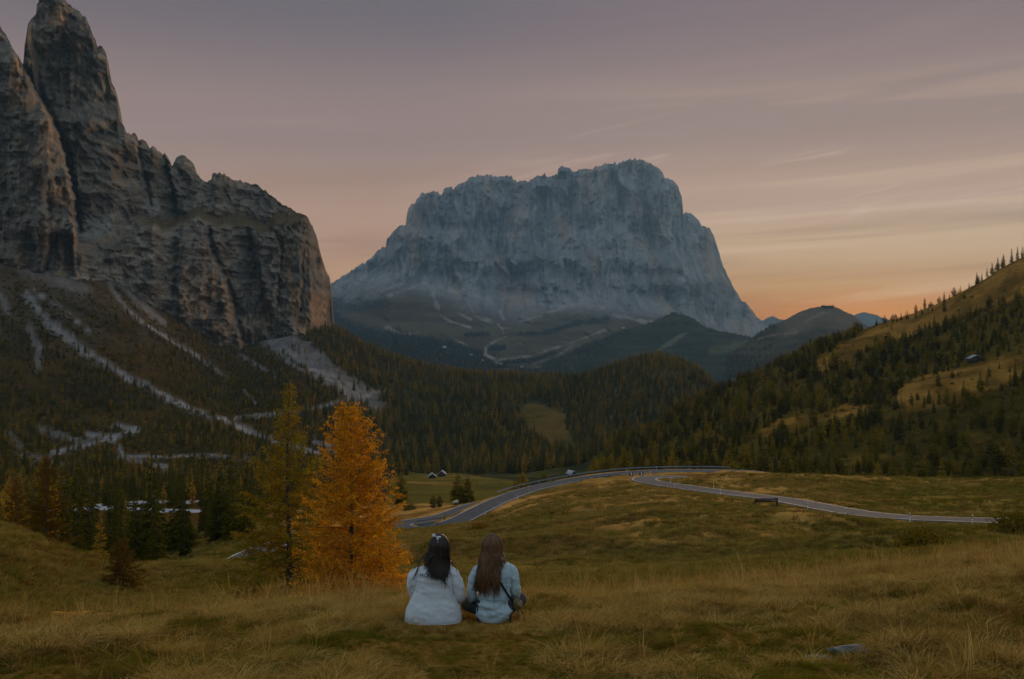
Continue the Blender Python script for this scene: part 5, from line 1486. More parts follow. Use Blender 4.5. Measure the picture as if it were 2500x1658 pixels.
def hair_mesh(name, head, rad, targets, n, seed, back_y, wave=0.012, thick=0.0042, part=0.0):
    """scalp cap plus strands from crown over the head and down the back; targets: (weight, x, z, spread_x, spread_z, lift)"""
    rng = np.random.default_rng(seed)
    mb = MB()
    hx, hy, hz = head; ra, rb, rc = rad
    nu, nv_ = 14, 24
    ph = np.linspace(0.0, math.pi * 0.62, nu)[:, None]; th = np.arange(nv_)[None] / nv_ * 2 * math.pi
    cap = np.stack([hx + ra * np.sin(ph) * np.cos(th), hy + rb * np.sin(ph) * np.sin(th), hz + rc * np.cos(ph) + 0 * th], -1)
    mb.add(cap.reshape(-1, 3), grid_faces(nu, nv_, True), np.full(3, 0.3))
    wts = np.array([t[0] for t in targets], float); wts /= wts.sum()
    for i in range(n):
        tg = targets[rng.choice(len(targets), p=wts)]
        tx = tg[1] + rng.normal(0, 1) * tg[3]; tz = tg[2] + rng.normal(0, 1) * tg[4]
        # azimuth on scalp biased toward the target side; the face side (+y) stays free
        az = -math.pi / 2 + np.clip((tx - hx) * 5.0 + rng.normal(0, 0.75), -1.95, 1.95)
        ca, sa = math.cos(az), math.sin(az)
        k = rng.uniform(1.02, 1.12)
        def sc(el, g=1.0): return np.array([hx + ra * k * g * math.cos(el) * ca, hy + rb * k * (0.5 + 0.5 * g) * math.cos(el) * sa, hz + rc * k * math.sin(el)])
        p0 = np.array([hx + part + rng.normal(0, 0.012), hy + rng.uniform(-0.05, 0.05), hz + rc * 1.03])
        pts = [p0, sc(0.95), sc(0.35, 1.10), sc(-0.35, 1.24)]
        q = pts[-1]
        for f in (0.33, 0.66, 1.0):
            z = lerp(q[2], tz, f); x = lerp(q[0], tx, f ** 0.8) + wave * (math.sin(f * 7 + i * 0.37) + rng.normal(0, 0.5)) * f
            yb = float(back_y(x, min(z, 0.58))) - tg[5] - rng.uniform(0.002, 0.026)
            y = lerp(q[1], yb, min(1, f * 1.6)) if z < 0.62 else lerp(q[1], yb, f)
            if z < 0.60: y = min(y, yb)
            pts.append(np.array([x, y, z]))
        P = catmull(np.array(pts), 0.03)
        s = np.linspace(0, 1, len(P))
        r = thick * rng.uniform(0.7, 1.3) * np.where(s < 0.75, 1, 1 - (s - 0.75) / 0.25 * 0.85)
        b0 = mb.n
        mb.tube(P, r, 4, False)
        mb.c.append(np.full((mb.n - b0, 3), np.clip(rng.normal(0.45, 0.25), 0, 1)))
    return mb.mesh(name)


def person(px, D, label, jmat, hairmat, sec, cyo, seed, arms, sleeves, targets, headx, wr, waist, legs, nhair, wave, collar=None):
    base = gpt(px, D); base.z += 0.02
    root = empty('person', base, 0.0, label=label, cat='person')
    J, E = body_joints(headx, {'arms': arms})
    # legs belong to the same body
    for s, (kn, an, toe) in zip((-1, 1), legs):
        i = len(J)
        J += [(s * 0.09, 0.05, 0.10, 0.075), (*kn, 0.055), (*an, 0.036), (*toe, (0.03, 0.022))]
        E += [(0, i), (i, i + 1), (i + 1, i + 2), (i + 2, i + 3)]
    skin_obj('body', J, E, M_SKIN, root, 1)
    TJ = [(0, 0.03, 0.10, (0.155, 0.12))]; TE = []
    for s, (kn, an, toe) in zip((-1, 1), legs):
        i = len(TJ); low = tuple(np.array(an) * 0.85 + np.array(kn) * 0.15)
        TJ += [(s * 0.10, 0.06, 0.10, 0.098), (*((np.array(kn) + np.array((s * 0.1, 0.06, 0.1))) / 2), 0.085), (*kn, 0.073), (*low, 0.055)]
        TE += [(0, i), (i, i + 1), (i + 1, i + 2), (i + 2, i + 3)]
    skin_obj('trousers', TJ, TE, M_TROUSER, root, 2)
    for s, (kn, an, toe) in zip((-1, 1), legs):
        a, t = np.array(an), np.array(toe)
        mb = MB(); mb.tube(np.array([a + (0, -0.04, -0.02), a + (0, 0, -0.015), lerp(a, t, 0.6) + (0, 0, -0.005), t + (0, 0.03, 0)]), [0.035, 0.05, 0.042, 0.024], 10)
        obj('shoe', mb.mesh('shoe'), M_SHOE, root)
    jm, back_y = jacket_mesh('jacket', sec, cyo, seed, sleeves, wr, waist)
    jk = obj('jacket', jm, jmat, root)
    hr = obj('hair', hair_mesh('hair', (headx, 0.02, 0.755), (0.085, 0.102, 0.118), targets, nhair, seed + 1, back_y, wave), hairmat, root)
    return root, jk, hr, back_y


# --- left: white jacket with print, dark wavy hair, white bow
secL = [(0.0, 0.006, 0.293, 0.205), (0.11, 0.008, 0.277, 0.20), (0.225, 0.012, 0.240, 0.175), (0.34, 0.016, 0.205, 0.155), (0.42, 0.018, 0.200, 0.145), (0.49, 0.02, 0.188, 0.130), (0.54, 0.025, 0.150, 0.105), (0.575, 0.03, 0.100, 0.085), (0.60, 0.035, 0.075, 0.07)]
sleevesL = [([(-0.13, 0.01, 0.52), (-0.185, 0.0, 0.46), (-0.20, 0.01, 0.36), (-0.195, 0.05, 0.29), (-0.16, 0.16, 0.26), (-0.12, 0.30, 0.25)], [0.06, 0.072, 0.075, 0.072, 0.06, 0.05]),
            ([(0.15, 0.01, 0.53), (0.215, 0.0, 0.47), (0.255, -0.005, 0.36), (0.272, 0.02, 0.25), (0.25, 0.13, 0.20), (0.18, 0.28, 0.20)], [0.06, 0.074, 0.078, 0.074, 0.06, 0.05])]
armsL = [((-0.15, 0.01, 0.49), (-0.195, 0.05, 0.30), (-0.12, 0.31, 0.25)), ((0.17, 0.01, 0.50), (0.265, 0.03, 0.25), (0.17, 0.30, 0.20))]
legsU = [((-0.14, 0.42, 0.36), (-0.13, 0.62, 0.02), (-0.13, 0.76, -0.03)), ((0.14, 0.42, 0.36), (0.13, 0.62, 0.02), (0.13, 0.76, -0.03))]
pL, jkL, hrL, byL = person(1056, 10.5, 'person in a white jacket with dark wavy hair and a white bow, seated', M_JWHITE, M_HAIRDARK, secL, 0.02, 31, armsL, sleevesL,
    [(5, 0.065, 0.475, 0.035, 0.018, 0.012), (3.5, 0.115, 0.485, 0.03, 0.02, 0.01), (2.6, 0.005, 0.525, 0.022, 0.018, 0.02), (1.2, -0.05, 0.575, 0.016, 0.02, 0.02), (0.11, -0.235, 0.42, 0.015, 0.05, 0.03), (0.3, 0.145, 0.40, 0.010, 0.03, 0.01), (0.16, 0.20, 0.45, 0.02, 0.03, 0.01)],
    0.066, 0.017, None, legsU, 700, 0.032)
# print on the back, running under the hair
def lettering(text, x0, z0, size, by, parent, rot=0.12):
    cu = bpy.data.curves.new('lettering', 'FONT'); cu.body = text; cu.size = size; cu.space_character = 1.08
    tmp = bpy.data.objects.new('tmp_text', cu); COL.objects.link(tmp)
    bpy.context.view_layer.update()
    me = bpy.data.meshes.new_from_object(tmp.evaluated_get(bpy.context.evaluated_depsgraph_get()))
    bpy.data.objects.remove(tmp, do_unlink=True)
    bm = bmesh.new(); bm.from_mesh(me)
    bmesh.ops.triangulate(bm, faces=bm.faces)
    bmesh.ops.subdivide_edges(bm, edges=bm.edges, cuts=1)
    for v in bm.verts:
        sx, sy = v.co.x + 0.18 * v.co.y, v.co.y
        x = x0 + sx * math.cos(rot) - sy * math.sin(rot); z = z0 + sx * math.sin(rot) + sy * math.cos(rot)
        v.co = (x, float(by(x, z)) - 0.004, z)
    bm.to_mesh(me); bm.free()
    me.name = 'lettering'
    return obj('lettering', me, M_LETTER, parent)
lettering('MON', -0.128, 0.463, 0.056, byL, jkL)
# yoke seam and side seams of the white jacket
def seam(pts, by, parent, mat, r=0.0022, off=0.003):
    P = catmull(np.array([(x, 0, z) for x, z in pts]), 0.012); P[:, 1] = [float(by(x, z)) - off for x, _, z in P]
    mb = MB(); mb.tube(P, r, 5); return obj('seam', mb.mesh('seam'), mat, parent)
M_SEAM = mat_plain('seam_thread', (0.30, 0.33, 0.35), 0.9, 0.1, 20)
seam([(-0.165, 0.425), (-0.08, 0.415), (0.03, 0.41), (0.16, 0.415)], byL, jkL, M_SEAM)
seam([(0.175, 0.37), (0.20, 0.30), (0.235, 0.20)], byL, jkL, M_SEAM)
seam([(-0.27, 0.035), (-0.1, 0.022), (0.1, 0.022), (0.28, 0.035)], byL, jkL, M_SEAM)
# bow in the hair
bw = MB()
for s, (dx, dz, rx, rz) in ((-1, (-0.03, 0.012, 0.020, 0.018)), (1, (0.022, -0.008, 0.026, 0.014)), (0, (0.0, 0.0, 0.010, 0.010))):
    ph = np.linspace(0.05, math.pi - 0.05, 8)[:, None]; th = np.arange(12)[None] / 12 * 2 * math.pi
    e = np.stack([rx * np.sin(ph) * np.cos(th), 0.012 * np.sin(ph) * np.sin(th), rz * np.cos(ph) + 0 * th], -1).reshape(-1, 3)
    an = 0.45 * s; e = np.stack([e[:, 0] * math.cos(an) - e[:, 2] * math.sin(an), e[:, 1], e[:, 0] * math.sin(an) + e[:, 2] * math.cos(an)], -1)
    bw.add(e + (0.045 + dx, -0.045, 0.866 + dz), grid_faces(8, 12, True))
bw.tube([(0.055, -0.05, 0.86), (0.062, -0.068, 0.84), (0.058, -0.085, 0.815)], [0.010, 0.014, 0.008], 6, flat=0.35)
obj('bow', bw.mesh('bow'), M_BOW, hrL)

# --- right: light blue denim jacket, long chestnut hair, bag on a black strap
secR = [(0.0, -0.01, 0.150, 0.15), (0.05, -0.008, 0.185, 0.165), (0.12, -0.004, 0.190, 0.17), (0.22, 0.0, 0.172, 0.150), (0.27, 0.004, 0.170, 0.145), (0.36, 0.006, 0.180, 0.145), (0.46, 0.004, 0.192, 0.14), (0.53, 0.0, 0.190, 0.125), (0.57, 0.0, 0.160, 0.105), (0.60, 0.004, 0.105, 0.085), (0.62, 0.006, 0.078, 0.07)]
sleevesR = [([(-0.14, 0.01, 0.54), (-0.19, 0.0, 0.49), (-0.225, 0.0, 0.38), (-0.235, 0.03, 0.26), (-0.22, 0.12, 0.20), (-0.15, 0.27, 0.18)], [0.055, 0.062, 0.062, 0.062, 0.055, 0.045]),
            ([(0.14, 0.01, 0.545), (0.185, 0.0, 0.50), (0.205, 0.0, 0.40), (0.215, 0.02, 0.28), (0.21, 0.12, 0.22), (0.15, 0.27, 0.19)], [0.055, 0.062, 0.062, 0.060, 0.055, 0.045])]
armsR = [((-0.15, 0.01, 0.51), (-0.23, 0.04, 0.25), (-0.14, 0.29, 0.18)), ((0.15, 0.01, 0.52), (0.215, 0.03, 0.28), (0.14, 0.29, 0.19))]
legsX = [((-0.33, 0.26, 0.10), (-0.06, 0.42, 0.03), (0.04, 0.48, 0.02)), ((0.30, 0.34, 0.14), (0.06, 0.46, 0.06), (-0.05, 0.50, 0.05))]
pR, jkR, hrR, byR = person(1207, 10.55, 'person in a light blue denim jacket with long chestnut hair, seated', M_JBLUE, M_HAIRBROWN, secR, 0.02, 47, armsR, sleevesR,
    [(5, -0.135, 0.36, 0.03, 0.05, 0.012), (1.6, -0.165, 0.33, 0.02, 0.03, 0.012), (2.4, -0.05, 0.47, 0.035, 0.04, 0.012), (2.0, 0.02, 0.36, 0.014, 0.06, 0.008), (0.5, 0.035, 0.30, 0.01, 0.03, 0.006), (1.2, 0.05, 0.58, 0.03, 0.02, 0.012), (0.5, -0.09, 0.30, 0.03, 0.03, 0.006)],
    -0.022, 0.019, 0.12, legsX, 700, 0.026)
cm = MB()
for z0, r0, r1 in ((0.60, 0.098, 0.085), (0.625, 0.085, 0.072)):
    th = np.arange(28) / 28 * 2 * math.pi
    a = np.stack([0.035 + r0 * 1.05 * np.cos(th), 0.02 + r0 * 0.95 * np.sin(th), np.full(28, z0 - 0.02) - 0.012 * np.cos(th)], -1)
    b = np.stack([0.03 + r1 * np.cos(th), 0.02 + r1 * 0.95 * np.sin(th), np.full(28, z0 + 0.018)], -1)
    cm.add(np.concatenate([a, b]), grid_faces(2, 28, True))
obj('collar', cm.mesh('collar'), M_NAVY, jkR)
M_SEAMB = mat_plain('denim_seam', (0.20, 0.31, 0.37), 0.9, 0.1, 20)
seam([(-0.16, 0.245), (-0.05, 0.235), (0.08, 0.235), (0.165, 0.245)], byR, jkR, M_SEAMB, 0.003)
seam([(-0.17, 0.455), (-0.05, 0.45), (0.08, 0.45), (0.175, 0.455)], byR, jkR, M_SEAMB)
seam([(0.135, 0.50), (0.125, 0.38), (0.13, 0.25)], byR, jkR, M_SEAMB)

# the bag and its strap
bagp = pR.location + Vector((0.235, -0.03, 0.165))
bag = empty('shoulder_bag', bagp, 0.0, label='small tan patterned bag on a black strap at the hip of the denim jacket', cat='bag')
bb = bmesh.new(); bmesh.ops.create_cube(bb, size=1.0)
for v in bb.verts: v.co = Vector((v.co.x * 0.115, v.co.y * 0.065, v.co.z * 0.105)); v.co.x *= 1.0 if v.co.z < 0 else 0.86
bmesh.ops.bevel(bb, geom=bb.edges[:], offset=0.018, segments=3, affect='EDGES')
bme = bpy.data.meshes.new('pouch'); bb.to_mesh(bme); bb.free()
for p_ in bme.polygons: p_.use_smooth = True
pch = obj('pouch', bme, M_BAG, bag, rot=(0, math.radians(28), math.radians(-15)))
fl = MB(); fl.box((0.0, -0.036, 0.022), (0.108, 0.006, 0.052)); obj('flap', fl.mesh('flap', False), M_BAG, bag, rot=(0, math.radians(28), math.radians(-15)))
sx = catmull(np.array([(-0.075, 0.60), (-0.03, 0.555), (0.03, 0.47), (0.08, 0.39), (0.125, 0.31), (0.158, 0.25)]), 0.012) if False else None
P = catmull(np.array([(-0.06, 0, 0.60), (-0.02, 0, 0.55), (0.035, 0, 0.46), (0.085, 0, 0.38), (0.13, 0, 0.30), (0.16, 0, 0.245)]), 0.012)
P[:, 1] = [float(byR(x, min(z, 0.6))) - 0.006 for x, _, z in P]
P = np.vstack([P, [(0.195, -0.075, 0.215)]]) - np.array((0.235, -0.03, 0.165))
t = np.gradient(P, axis=0); t /= np.linalg.norm(t, axis=1)[:, None]
sd = np.cross(t, np.array([0, -1.0, 0])); sd /= np.linalg.norm(sd, axis=1)[:, None]
sv = np.stack([P - sd * 0.011, P + sd * 0.011, P + sd * 0.011 + (0, -0.003, 0), P - sd * 0.011 + (0, -0.003, 0)], 1)
obj('strap', np_mesh('strap', sv.reshape(-1, 3), grid_faces(len(P), 4, True), False), M_STRAP, bag)
tsl = MB(); tsl.tube([(0.01, -0.02, -0.05), (0.015, -0.025, -0.09), (0.02, -0.02, -0.12)], [0.008, 0.014, 0.018], 6, flat=0.5)
obj('tassel', tsl.mesh('tassel'), M_BAG, bag)
# ------------------------------------------------------------------ roadside furniture
def tangent_at(line, i):
    a, b = line[max(0, i - 2)], line[min(len(line) - 1, i + 2)]
    t = (b - a)[:2]; t = t / np.linalg.norm(t)
    return t


def road_at(px, leg=None):
    """nearest road sample to a bearing within a range of sample fractions"""
    lo, hi = (0, len(ROAD)) if leg is None else (int(leg[0] * len(ROAD)), int(leg[1] * len(ROAD)))
    q = CX + ROAD[lo:hi, 0] / ROAD[lo:hi, 1] * F
    return lo + int(np.argmin(np.abs(q - px)))


# delineator posts: white plastic with a black band and reflector
def post_meshes():
    b = bmesh.new(); bmesh.ops.create_cube(b, size=1.0)
    for v in b.verts: v.co = Vector((v.co.x * 0.12, v.co.y * 0.10, (v.co.z + 0.5) * 1.05)); v.co.x *= 1 if v.co.z < 0.5 else 0.85; v.co.z += 0.05 * (v.co.y > 0) * (v.co.z > 0.5)
    bmesh.ops.bevel(b, geom=b.edges[:], offset=0.012, segments=1, affect='EDGES')
    m = bpy.data.meshes.new('post'); b.to_mesh(m); b.free(); m.materials.append(M_WHITE)
    k = MB(); k.box((0, 0, 0.80), (0.128, 0.108, 0.20)); mk = k.mesh('band', False); mk.materials.append(M_BLACK)
    r = MB(); r.box((0, -0.057, 0.80), (0.05, 0.01, 0.12)); mr = r.mesh('reflector', False); mr.materials.append(M_WHITE)
    return m, mk, mr


PM, PK, PR = post_meshes()
POSTS = [(2421, (0, .2), -1, 'white road marker post nearest the right edge of the view'), (2281, (0, .2), -1, 'white road marker post right of the gap in the near road'), (2117, (0, .25), -1, 'white road marker post on the near curve, second to the right of the bench'),
         (2029, (0, .3), -1, 'white road marker post just right of the bench where the road bends'), (1934, (0, .3), -1, 'white road marker post directly behind the right end of the bench'), (1800, (0, .35), -1, 'white road marker post on the grass mound left of the bench'),
         (1683, (0, .35), -1, 'white road marker post on the inside of the hairpin'), (1619, (.1, .38), -1, 'white road marker post at the grass tip inside the hairpin'), (1603, (.1, .33), 1, 'white road marker post on the outer edge of the hairpin, facing the meadow'), (1704, (.1, .33), 1, 'white road marker post on the valley side of the hairpin straight'),
         (1609, (.5, .75), 1, 'white road marker post on the far upper road'), (1548, (.5, .75), 1, 'white road marker post beside the chevron signs'),
         (1231, (.6, .85), -1, 'white road marker post at the top of the left downhill road'), (1189, (.6, .85), -1, 'white road marker post halfway down the left downhill road'), (1152, (.6, .85), -1, 'white road marker post low on the left downhill road'), (1112, (.7, .86), 1, 'white road marker post near the lower hairpin'), (1058, (.7, .86), -1, 'white road marker post at the lower hairpin wall')]
for px, leg, side, lab in POSTS:
    i = road_at(px, leg); t = tangent_at(ROAD, i); n = np.array([-t[1], t[0]])
    x, y = ROAD[i, :2] + n * side * -1 * (ROAD_HW + 0.7)
    z = float(ground_z(np.array([CX + x / y * F]), np.array([y]))[0])
    e = empty('marker_post', (x, y, z), 0.0, label=lab, cat='marker post', group='marker posts along the road')
    for nm, m in (('post', PM), ('band', PK), ('reflector', PR)):
        c = bpy.data.objects.new(nm, m); COL.objects.link(c); c.parent = e


# chevron bend signs
def chevron(px, D, lab, tilt):
    b = gpt(px, D)
    e = empty('chevron_sign', b, tilt, label=lab, cat='road sign', group='chevron signs at the hairpin')
    m = MB(); m.tube([(0, 0.05, -0.2), (0, 0.05, 1.5)], 0.04, 8); obj('pole', m.mesh('pole'), M_ZINC, e)
    m = MB(); m.box((0, 0, 1.15), (0.95, 0.04, 0.95)); pn = obj('panel', m.mesh('panel', False), M_BLACK, e)
    m = MB(); s = 0.6
    v = np.array([(-0.45, 0.6), (-0.05, 0.6), (0.42, 0.0), (-0.05, -0.6), (-0.45, -0.6), (0.02, 0.0)]) * 0.72
    V = np.concatenate([np.stack([v[:, 0], np.full(6, -0.035), v[:, 1] + 1.15], -1), np.stack([v[:, 0], np.full(6, -0.021), v[:, 1] + 1.15], -1)])
    m.add(V, [(0, 1, 2, 5), (5, 2, 3, 4)]); obj('arrow', m.mesh('arrow', False), M_WHITE, pn)


chevron(1541, 232, 'black and white chevron sign nearer the hairpin tip', 0.5)
chevron(1566, 258, 'black and white chevron sign behind the hairpin, on the right', 0.1)


# guard rails: corrugated steel beam on posts
def guard_rail(line, side, off, lab, h=0.75, every=4):
    t = np.gradient(line[:, :2], axis=0); t /= np.linalg.norm(t, axis=1)[:, None]
    n = np.stack([-t[:, 1], t[:, 0]], -1) * side
    c = line.copy(); c[:, :2] += n * off
    o0 = c[len(c) // 2].copy(); o0[2] -= 0.1
    e = empty('guard_rail', o0, 0.0, label=lab, cat='guard rail')
    prof = [(0.0, -0.17), (0.05, -0.13), (0.05, -0.05), (0.0, 0.0), (0.05, 0.05), (0.05, 0.13), (0.0, 0.17), (-0.02, 0.17), (-0.02, -0.17)]
    V = np.stack([np.concatenate([c[:, :2] - n * a, (c[:, 2] + h + b)[:, None]], 1) for a, b in prof], 1) - o0
    obj('rail', np_mesh('rail', V.reshape(-1, 3), grid_faces(len(c), len(prof), True), False), M_ZINC, e)
    m = MB(); m.box((0, 0, 0.3), (0.12, 0.1, 1.2)); pm = m.mesh('post', False); pm.materials.append(M_ZINC)
    for i in range(0, len(c), every):
        q = bpy.data.objects.new('post', pm); COL.objects.link(q); q.parent = e; q.location = c[i] + np.append(n[i] * 0.09, 0) - o0


i0, i1 = road_at(1770, (.5, .62)), road_at(1300, (.55, .75))
guard_rail(ROAD[min(i0, i1):max(i0, i1) + 1], -1, ROAD_HW + 0.7, 'long steel guard rail along the outer edge of the far bend')
i0, i1 = road_at(1300, (.6, .78)), road_at(1245, (.6, .78))
guard_rail(ROAD[min(i0, i1):max(i0, i1) + 1], -1, ROAD_HW + 0.8, 'short dark guard rail at the top of the left downhill road')
i0, i1 = road_at(985, (.80, .90)), road_at(1082, (.84, 1.0))
guard_rail(ROAD[min(i0, i1):max(i0, i1) + 1], -1, ROAD_HW + 0.6, 'steel guard rail on the far side of the lower hairpin')


# low wall of slabs on the inside of the upper road, and a slab wall at the lower hairpin
def slab_wall(px0, px1, leg, side, off, lab, h):
    i0, i1 = sorted((road_at(px0, leg), road_at(px1, leg)))
    c = ROAD[i0:i1 + 1]
    e = empty('slab_wall', c[len(c) // 2], 0.0, label=lab, cat='wall'); o0 = c[len(c) // 2]
    m = MB(); m.box((0, 0, h / 2 - 0.1), (2.3, 0.3, h + 0.2)); bm2 = m.mesh('slab', False); bm2.materials.append(M_STONE)
    for k in range(0, len(c) - 2, 3):
        t = tangent_at(c, k); n = np.array([-t[1], t[0]]) * side
        q = bpy.data.objects.new('slab', bm2); COL.objects.link(q); q.parent = e
        q.location = (c[k, 0] + n[0] * off - o0[0], c[k, 1] + n[1] * off - o0[1], c[k, 2] - o0[2]); q.rotation_euler = (0, 0, math.atan2(t[1], t[0]) + RNG.uniform(-0.04, 0.04))


slab_wall(1380, 1490, (.55, .78), 1, ROAD_HW + 0.5, 'low broken stone slab wall on the inner edge of the upper road', 0.55)
slab_wall(1000, 1060, (.68, .83), -1, ROAD_HW + 0.5, 'dark stone parapet on the near side of the lower hairpin', 0.6)


# wooden bench in the meadow
def bench(px, D, lab):
    b = gpt(px, D)
    e = empty('bench', b, 0.08, label=lab, cat='bench')
    W = 3.5
    for x in (-W / 2, W / 2):
        m = MB(); m.box((x, 0.0, 0.25), (0.12, 0.12, 1.9)); m.box((x, 0.35, 0.15), (0.12, 0.12, 0.8)); m.box((x, 0.17, 0.52), (0.10, 0.5, 0.09)); obj('leg', m.mesh('leg', False), M_WOODDARK, e)
    for z in (0.72, 0.90, 1.08):
        m = MB(); m.box((0, -0.075, z), (W + 0.1, 0.05, 0.145)); obj('back_slat', m.mesh('back_slat', False), M_WOODDARK, e)
    for y in (0.08, 0.24, 0.40):
        m = MB(); m.box((0, y, 0.60), (W + 0.1, 0.14, 0.05)); obj('seat_slat', m.mesh('seat_slat', False), M_WOODDARK, e)


bench(1871, 158, 'long dark wooden bench in the meadow in front of the road')


# alpine huts: plank walls, pale gable roof, door
def hut(px, D, w, dpt, h, rz, lab, wall=None, roof=None, rise=0.42, name='hut', windows=0, cat='hut', base=None):
    b = gpt(px, D) if base is None else Vector(base); b.z -= 0.2
    e = empty(name, b, rz, label=lab, cat=cat)
    wall = wall or M_WOOD; roof = roof or M_ROOF
    m = MB(); m.box((0, 0, h / 2), (w, dpt, h))
    g = w * rise
    m.add([(-w / 2, -dpt / 2, h), (w / 2, -dpt / 2, h), (0, -dpt / 2, h + g), (-w / 2, dpt / 2, h), (w / 2, dpt / 2, h), (0, dpt / 2, h + g)], [(0, 1, 2), (5, 4, 3)])
    obj('wall', m.mesh('wall', False), wall, e)
    for s in (-1, 1):
        L = math.hypot(w / 2 + 0.4, (w / 2 + 0.4) * rise * 2); an = math.atan2(g, w / 2)
        m = MB(); m.box((0, 0, 0), (L, dpt + 0.9, 0.16)); r = obj('roof', m.mesh('roof', False), roof, e)
        r.location = (s * (w / 4 + 0.2), 0, h + g / 2 + 0.08 - 0.2 * rise); r.rotation_euler = (0, s * an, 0)
    m = MB(); m.box((0, -dpt / 2 - 0.03, 0.95 * min(1, h / 2.2)), (w * 0.22, 0.06, 1.9 * min(1, h / 2.2))); obj('door', m.mesh('door', False), M_WOODDARK, e)
    for k in range(windows):
        m = MB(); m.box((-w / 2 + (k + 0.5) * w / windows, -dpt / 2 - 0.04, h * 0.68), (w / windows * 0.5, 0.08, h * 0.22)); obj('window', m.mesh('window', False), M_GLASS, e)
    return e


hut(1055, 640, 4.6, 5, 1.7, 0.12, 'small plank hut with pale gable roof in the valley meadow, lower of two')
hut(1079, 672, 4.8, 5, 1.8, -0.05, 'small plank hut with pale gable roof at the forest edge, upper of two')
hut(1262, 905, 3.6, 4, 1.8, 0.4, 'tiny hut left of its twin beside the forest clearing')
hut(1286, 890, 4.0, 4, 1.8, 0.2, 'tiny hut right of its twin at the edge of the forest clearing')
hut(2380, 590, 7.5, 4.5, 2.0, 0.0, 'hut with a long pale roof on the right hillside', rise=0.25)
hut(1395, 520, 3.5, 4, 1.6, 0.6, 'tiny shed behind the far bend of the road')


def far_house(px, py, D, w, dpt, h, rz, lab, wins, nm='house', wall=None, roof=None):
    p = to_xyz(px, py, D); return hut(0, 0, w, dpt, h, rz, lab, wall or M_WALL, roof or M_WOODDARK, 0.3, nm, wins, 'house', tuple(p))


_d = float(_mass_depth(np.array([[1085.]]), np.array([[849.]]), None)[0, 0])
far_house(1085, 851, _d - 30, 16, 12, 9, 0.2, 'white guest house in the far blue forest left of the stream', 3)
_d = float(_mass_depth(np.array([[1218.]]), np.array([[886.]]), None)[0, 0])
for k, (qx, qy, w) in enumerate([(1178, 882, 9), (1214, 889, 11), (1223, 890, 9), (1150, 868, 10), (1274, 897, 8)]):
    _d = float(_mass_depth(np.array([[float(qx)]]), np.array([[float(qy)]]), None)[0, 0])
    far_house(qx, qy, _d - 25, w, 9, 6, 0.3 * k, ['small pale house left of the far village', 'pale house in the middle of the far village', 'pale house on the right of the far village pair', 'pale house above the far village road', 'lone pale house right of the far village'][k], 2)
_t = float((960 - 801) / (960 - WH_CF(np.array([1522.]))[0])); _t = min(_t, 0.98)
far_house(1522, 803, float(WH_DEP(np.array([1522.]), np.array([803.]), np.array([_t]))[0]) - 25, 12, 10, 6, 0.1, 'pale house on the shoulder of the wooded ridge', 2)
# lift stations on the two ridge crests
def lift_station(px, py, D, w, lab):
    p = to_xyz(px, py, D)
    e = empty('lift_station', p, 0.0, label=lab, cat='building')
    m = MB(); m.box((0, 0, 1.6), (w, 10, 6)); m.box((-w * 0.30, 0, 5.4), (w * 0.22, 8, 2.0)); obj('wall', m.mesh('wall', False), M_WOODDARK, e)
    m = MB(); m.box((w * 0.05, 0, 5.0), (w * 1.2, 13, 0.7)); obj('roof', m.mesh('roof', False), M_WOODDARK, e)
    m = MB(); m.tube([(w * 0.4, 0, 4.5), (w * 0.4, 0, 12)], 0.5, 6); m.box((w * 0.4, 0, 10), (5, 1, 0.8)); obj('mast', m.mesh('mast', False), M_ZINC, e)
    for k in range(4):
        m = MB(); m.box((-w * 0.36 + k * w * 0.24, -5.04, 2.6), (w * 0.15, 0.1, 1.8)); obj('window', m.mesh('window', False), M_GLASS, e)
lift_station(2020, 750, 3690, 44, 'flat-roofed lift station on the hazy ridge crest near the sunset')
lift_station(1645, 766, 4290, 24, 'small lift station on the crest of the wooded ridge')

# cream crate trailer by the road, dark stone, sign
e = empty('crate_trailer', gpt(1114, 268), 0.5, label='small cream box on dark wheels beside the lower road', cat='trailer')
m = MB(); m.box((0, 0, 0.75), (1.4, 0.9, 0.8)); obj('box', m.mesh('box', False), mat_plain('cream_paint', (0.50, 0.42, 0.22), 0.6, 0.1, 3), e, rot=(0, -0.25, 0))
for x in (-0.5, 0.5):
    m = MB(); m.tube([(x, -0.7, 0.3), (x, 0.7, 0.3)], 0.32, 12); obj('wheel', m.mesh('wheel'), M_BLACK, e)
e = empty('notice_board', gpt(663, 128), 0.2, label='small pale notice board beside the green larch', cat='sign')
m = MB(); m.box((0, 0, 0.9), (0.08, 0.08, 1.8)); obj('post', m.mesh('post', False), M_WOODDARK, e)
m = MB(); m.box((0, -0.07, 1.55), (0.9, 0.05, 0.7)); obj('panel', m.mesh('panel', False), M_STONE, e)


def rock(name, px, D, size, seed, lab, sink=0.3, cat='rock', z=None):
    rng = np.random.default_rng(seed)
    b = bmesh.new(); bmesh.ops.create_icosphere(b, subdivisions=4, radius=1.0)
    co = np.array([v.co[:] for v in b.verts])
    d = 0.85 + 0.55 * fbm(co[:, 0] * 1.3, co[:, 1] * 1.3, co[:, 2] * 1.3, seed=seed, octv=4) + 0.22 * ridged(co[:, 0] * 3, co[:, 1] * 3, co[:, 2] * 3, seed=seed + 1)
    for v, k in zip(b.verts, d): v.co = Vector((v.co.x * size[0] * k, v.co.y * size[1] * k, v.co.z * size[2] * k))
    me = bpy.data.meshes.new(name); b.to_mesh(me); b.free()
    for p_ in me.polygons: p_.use_smooth = True
    q = gpt(px, D); q.z += size[2] * (1 - 2 * sink) * 0.6
    return tag(obj(name, me, M_STONE, None, q, (0, 0, rng.uniform(0, 3))), lab, cat)


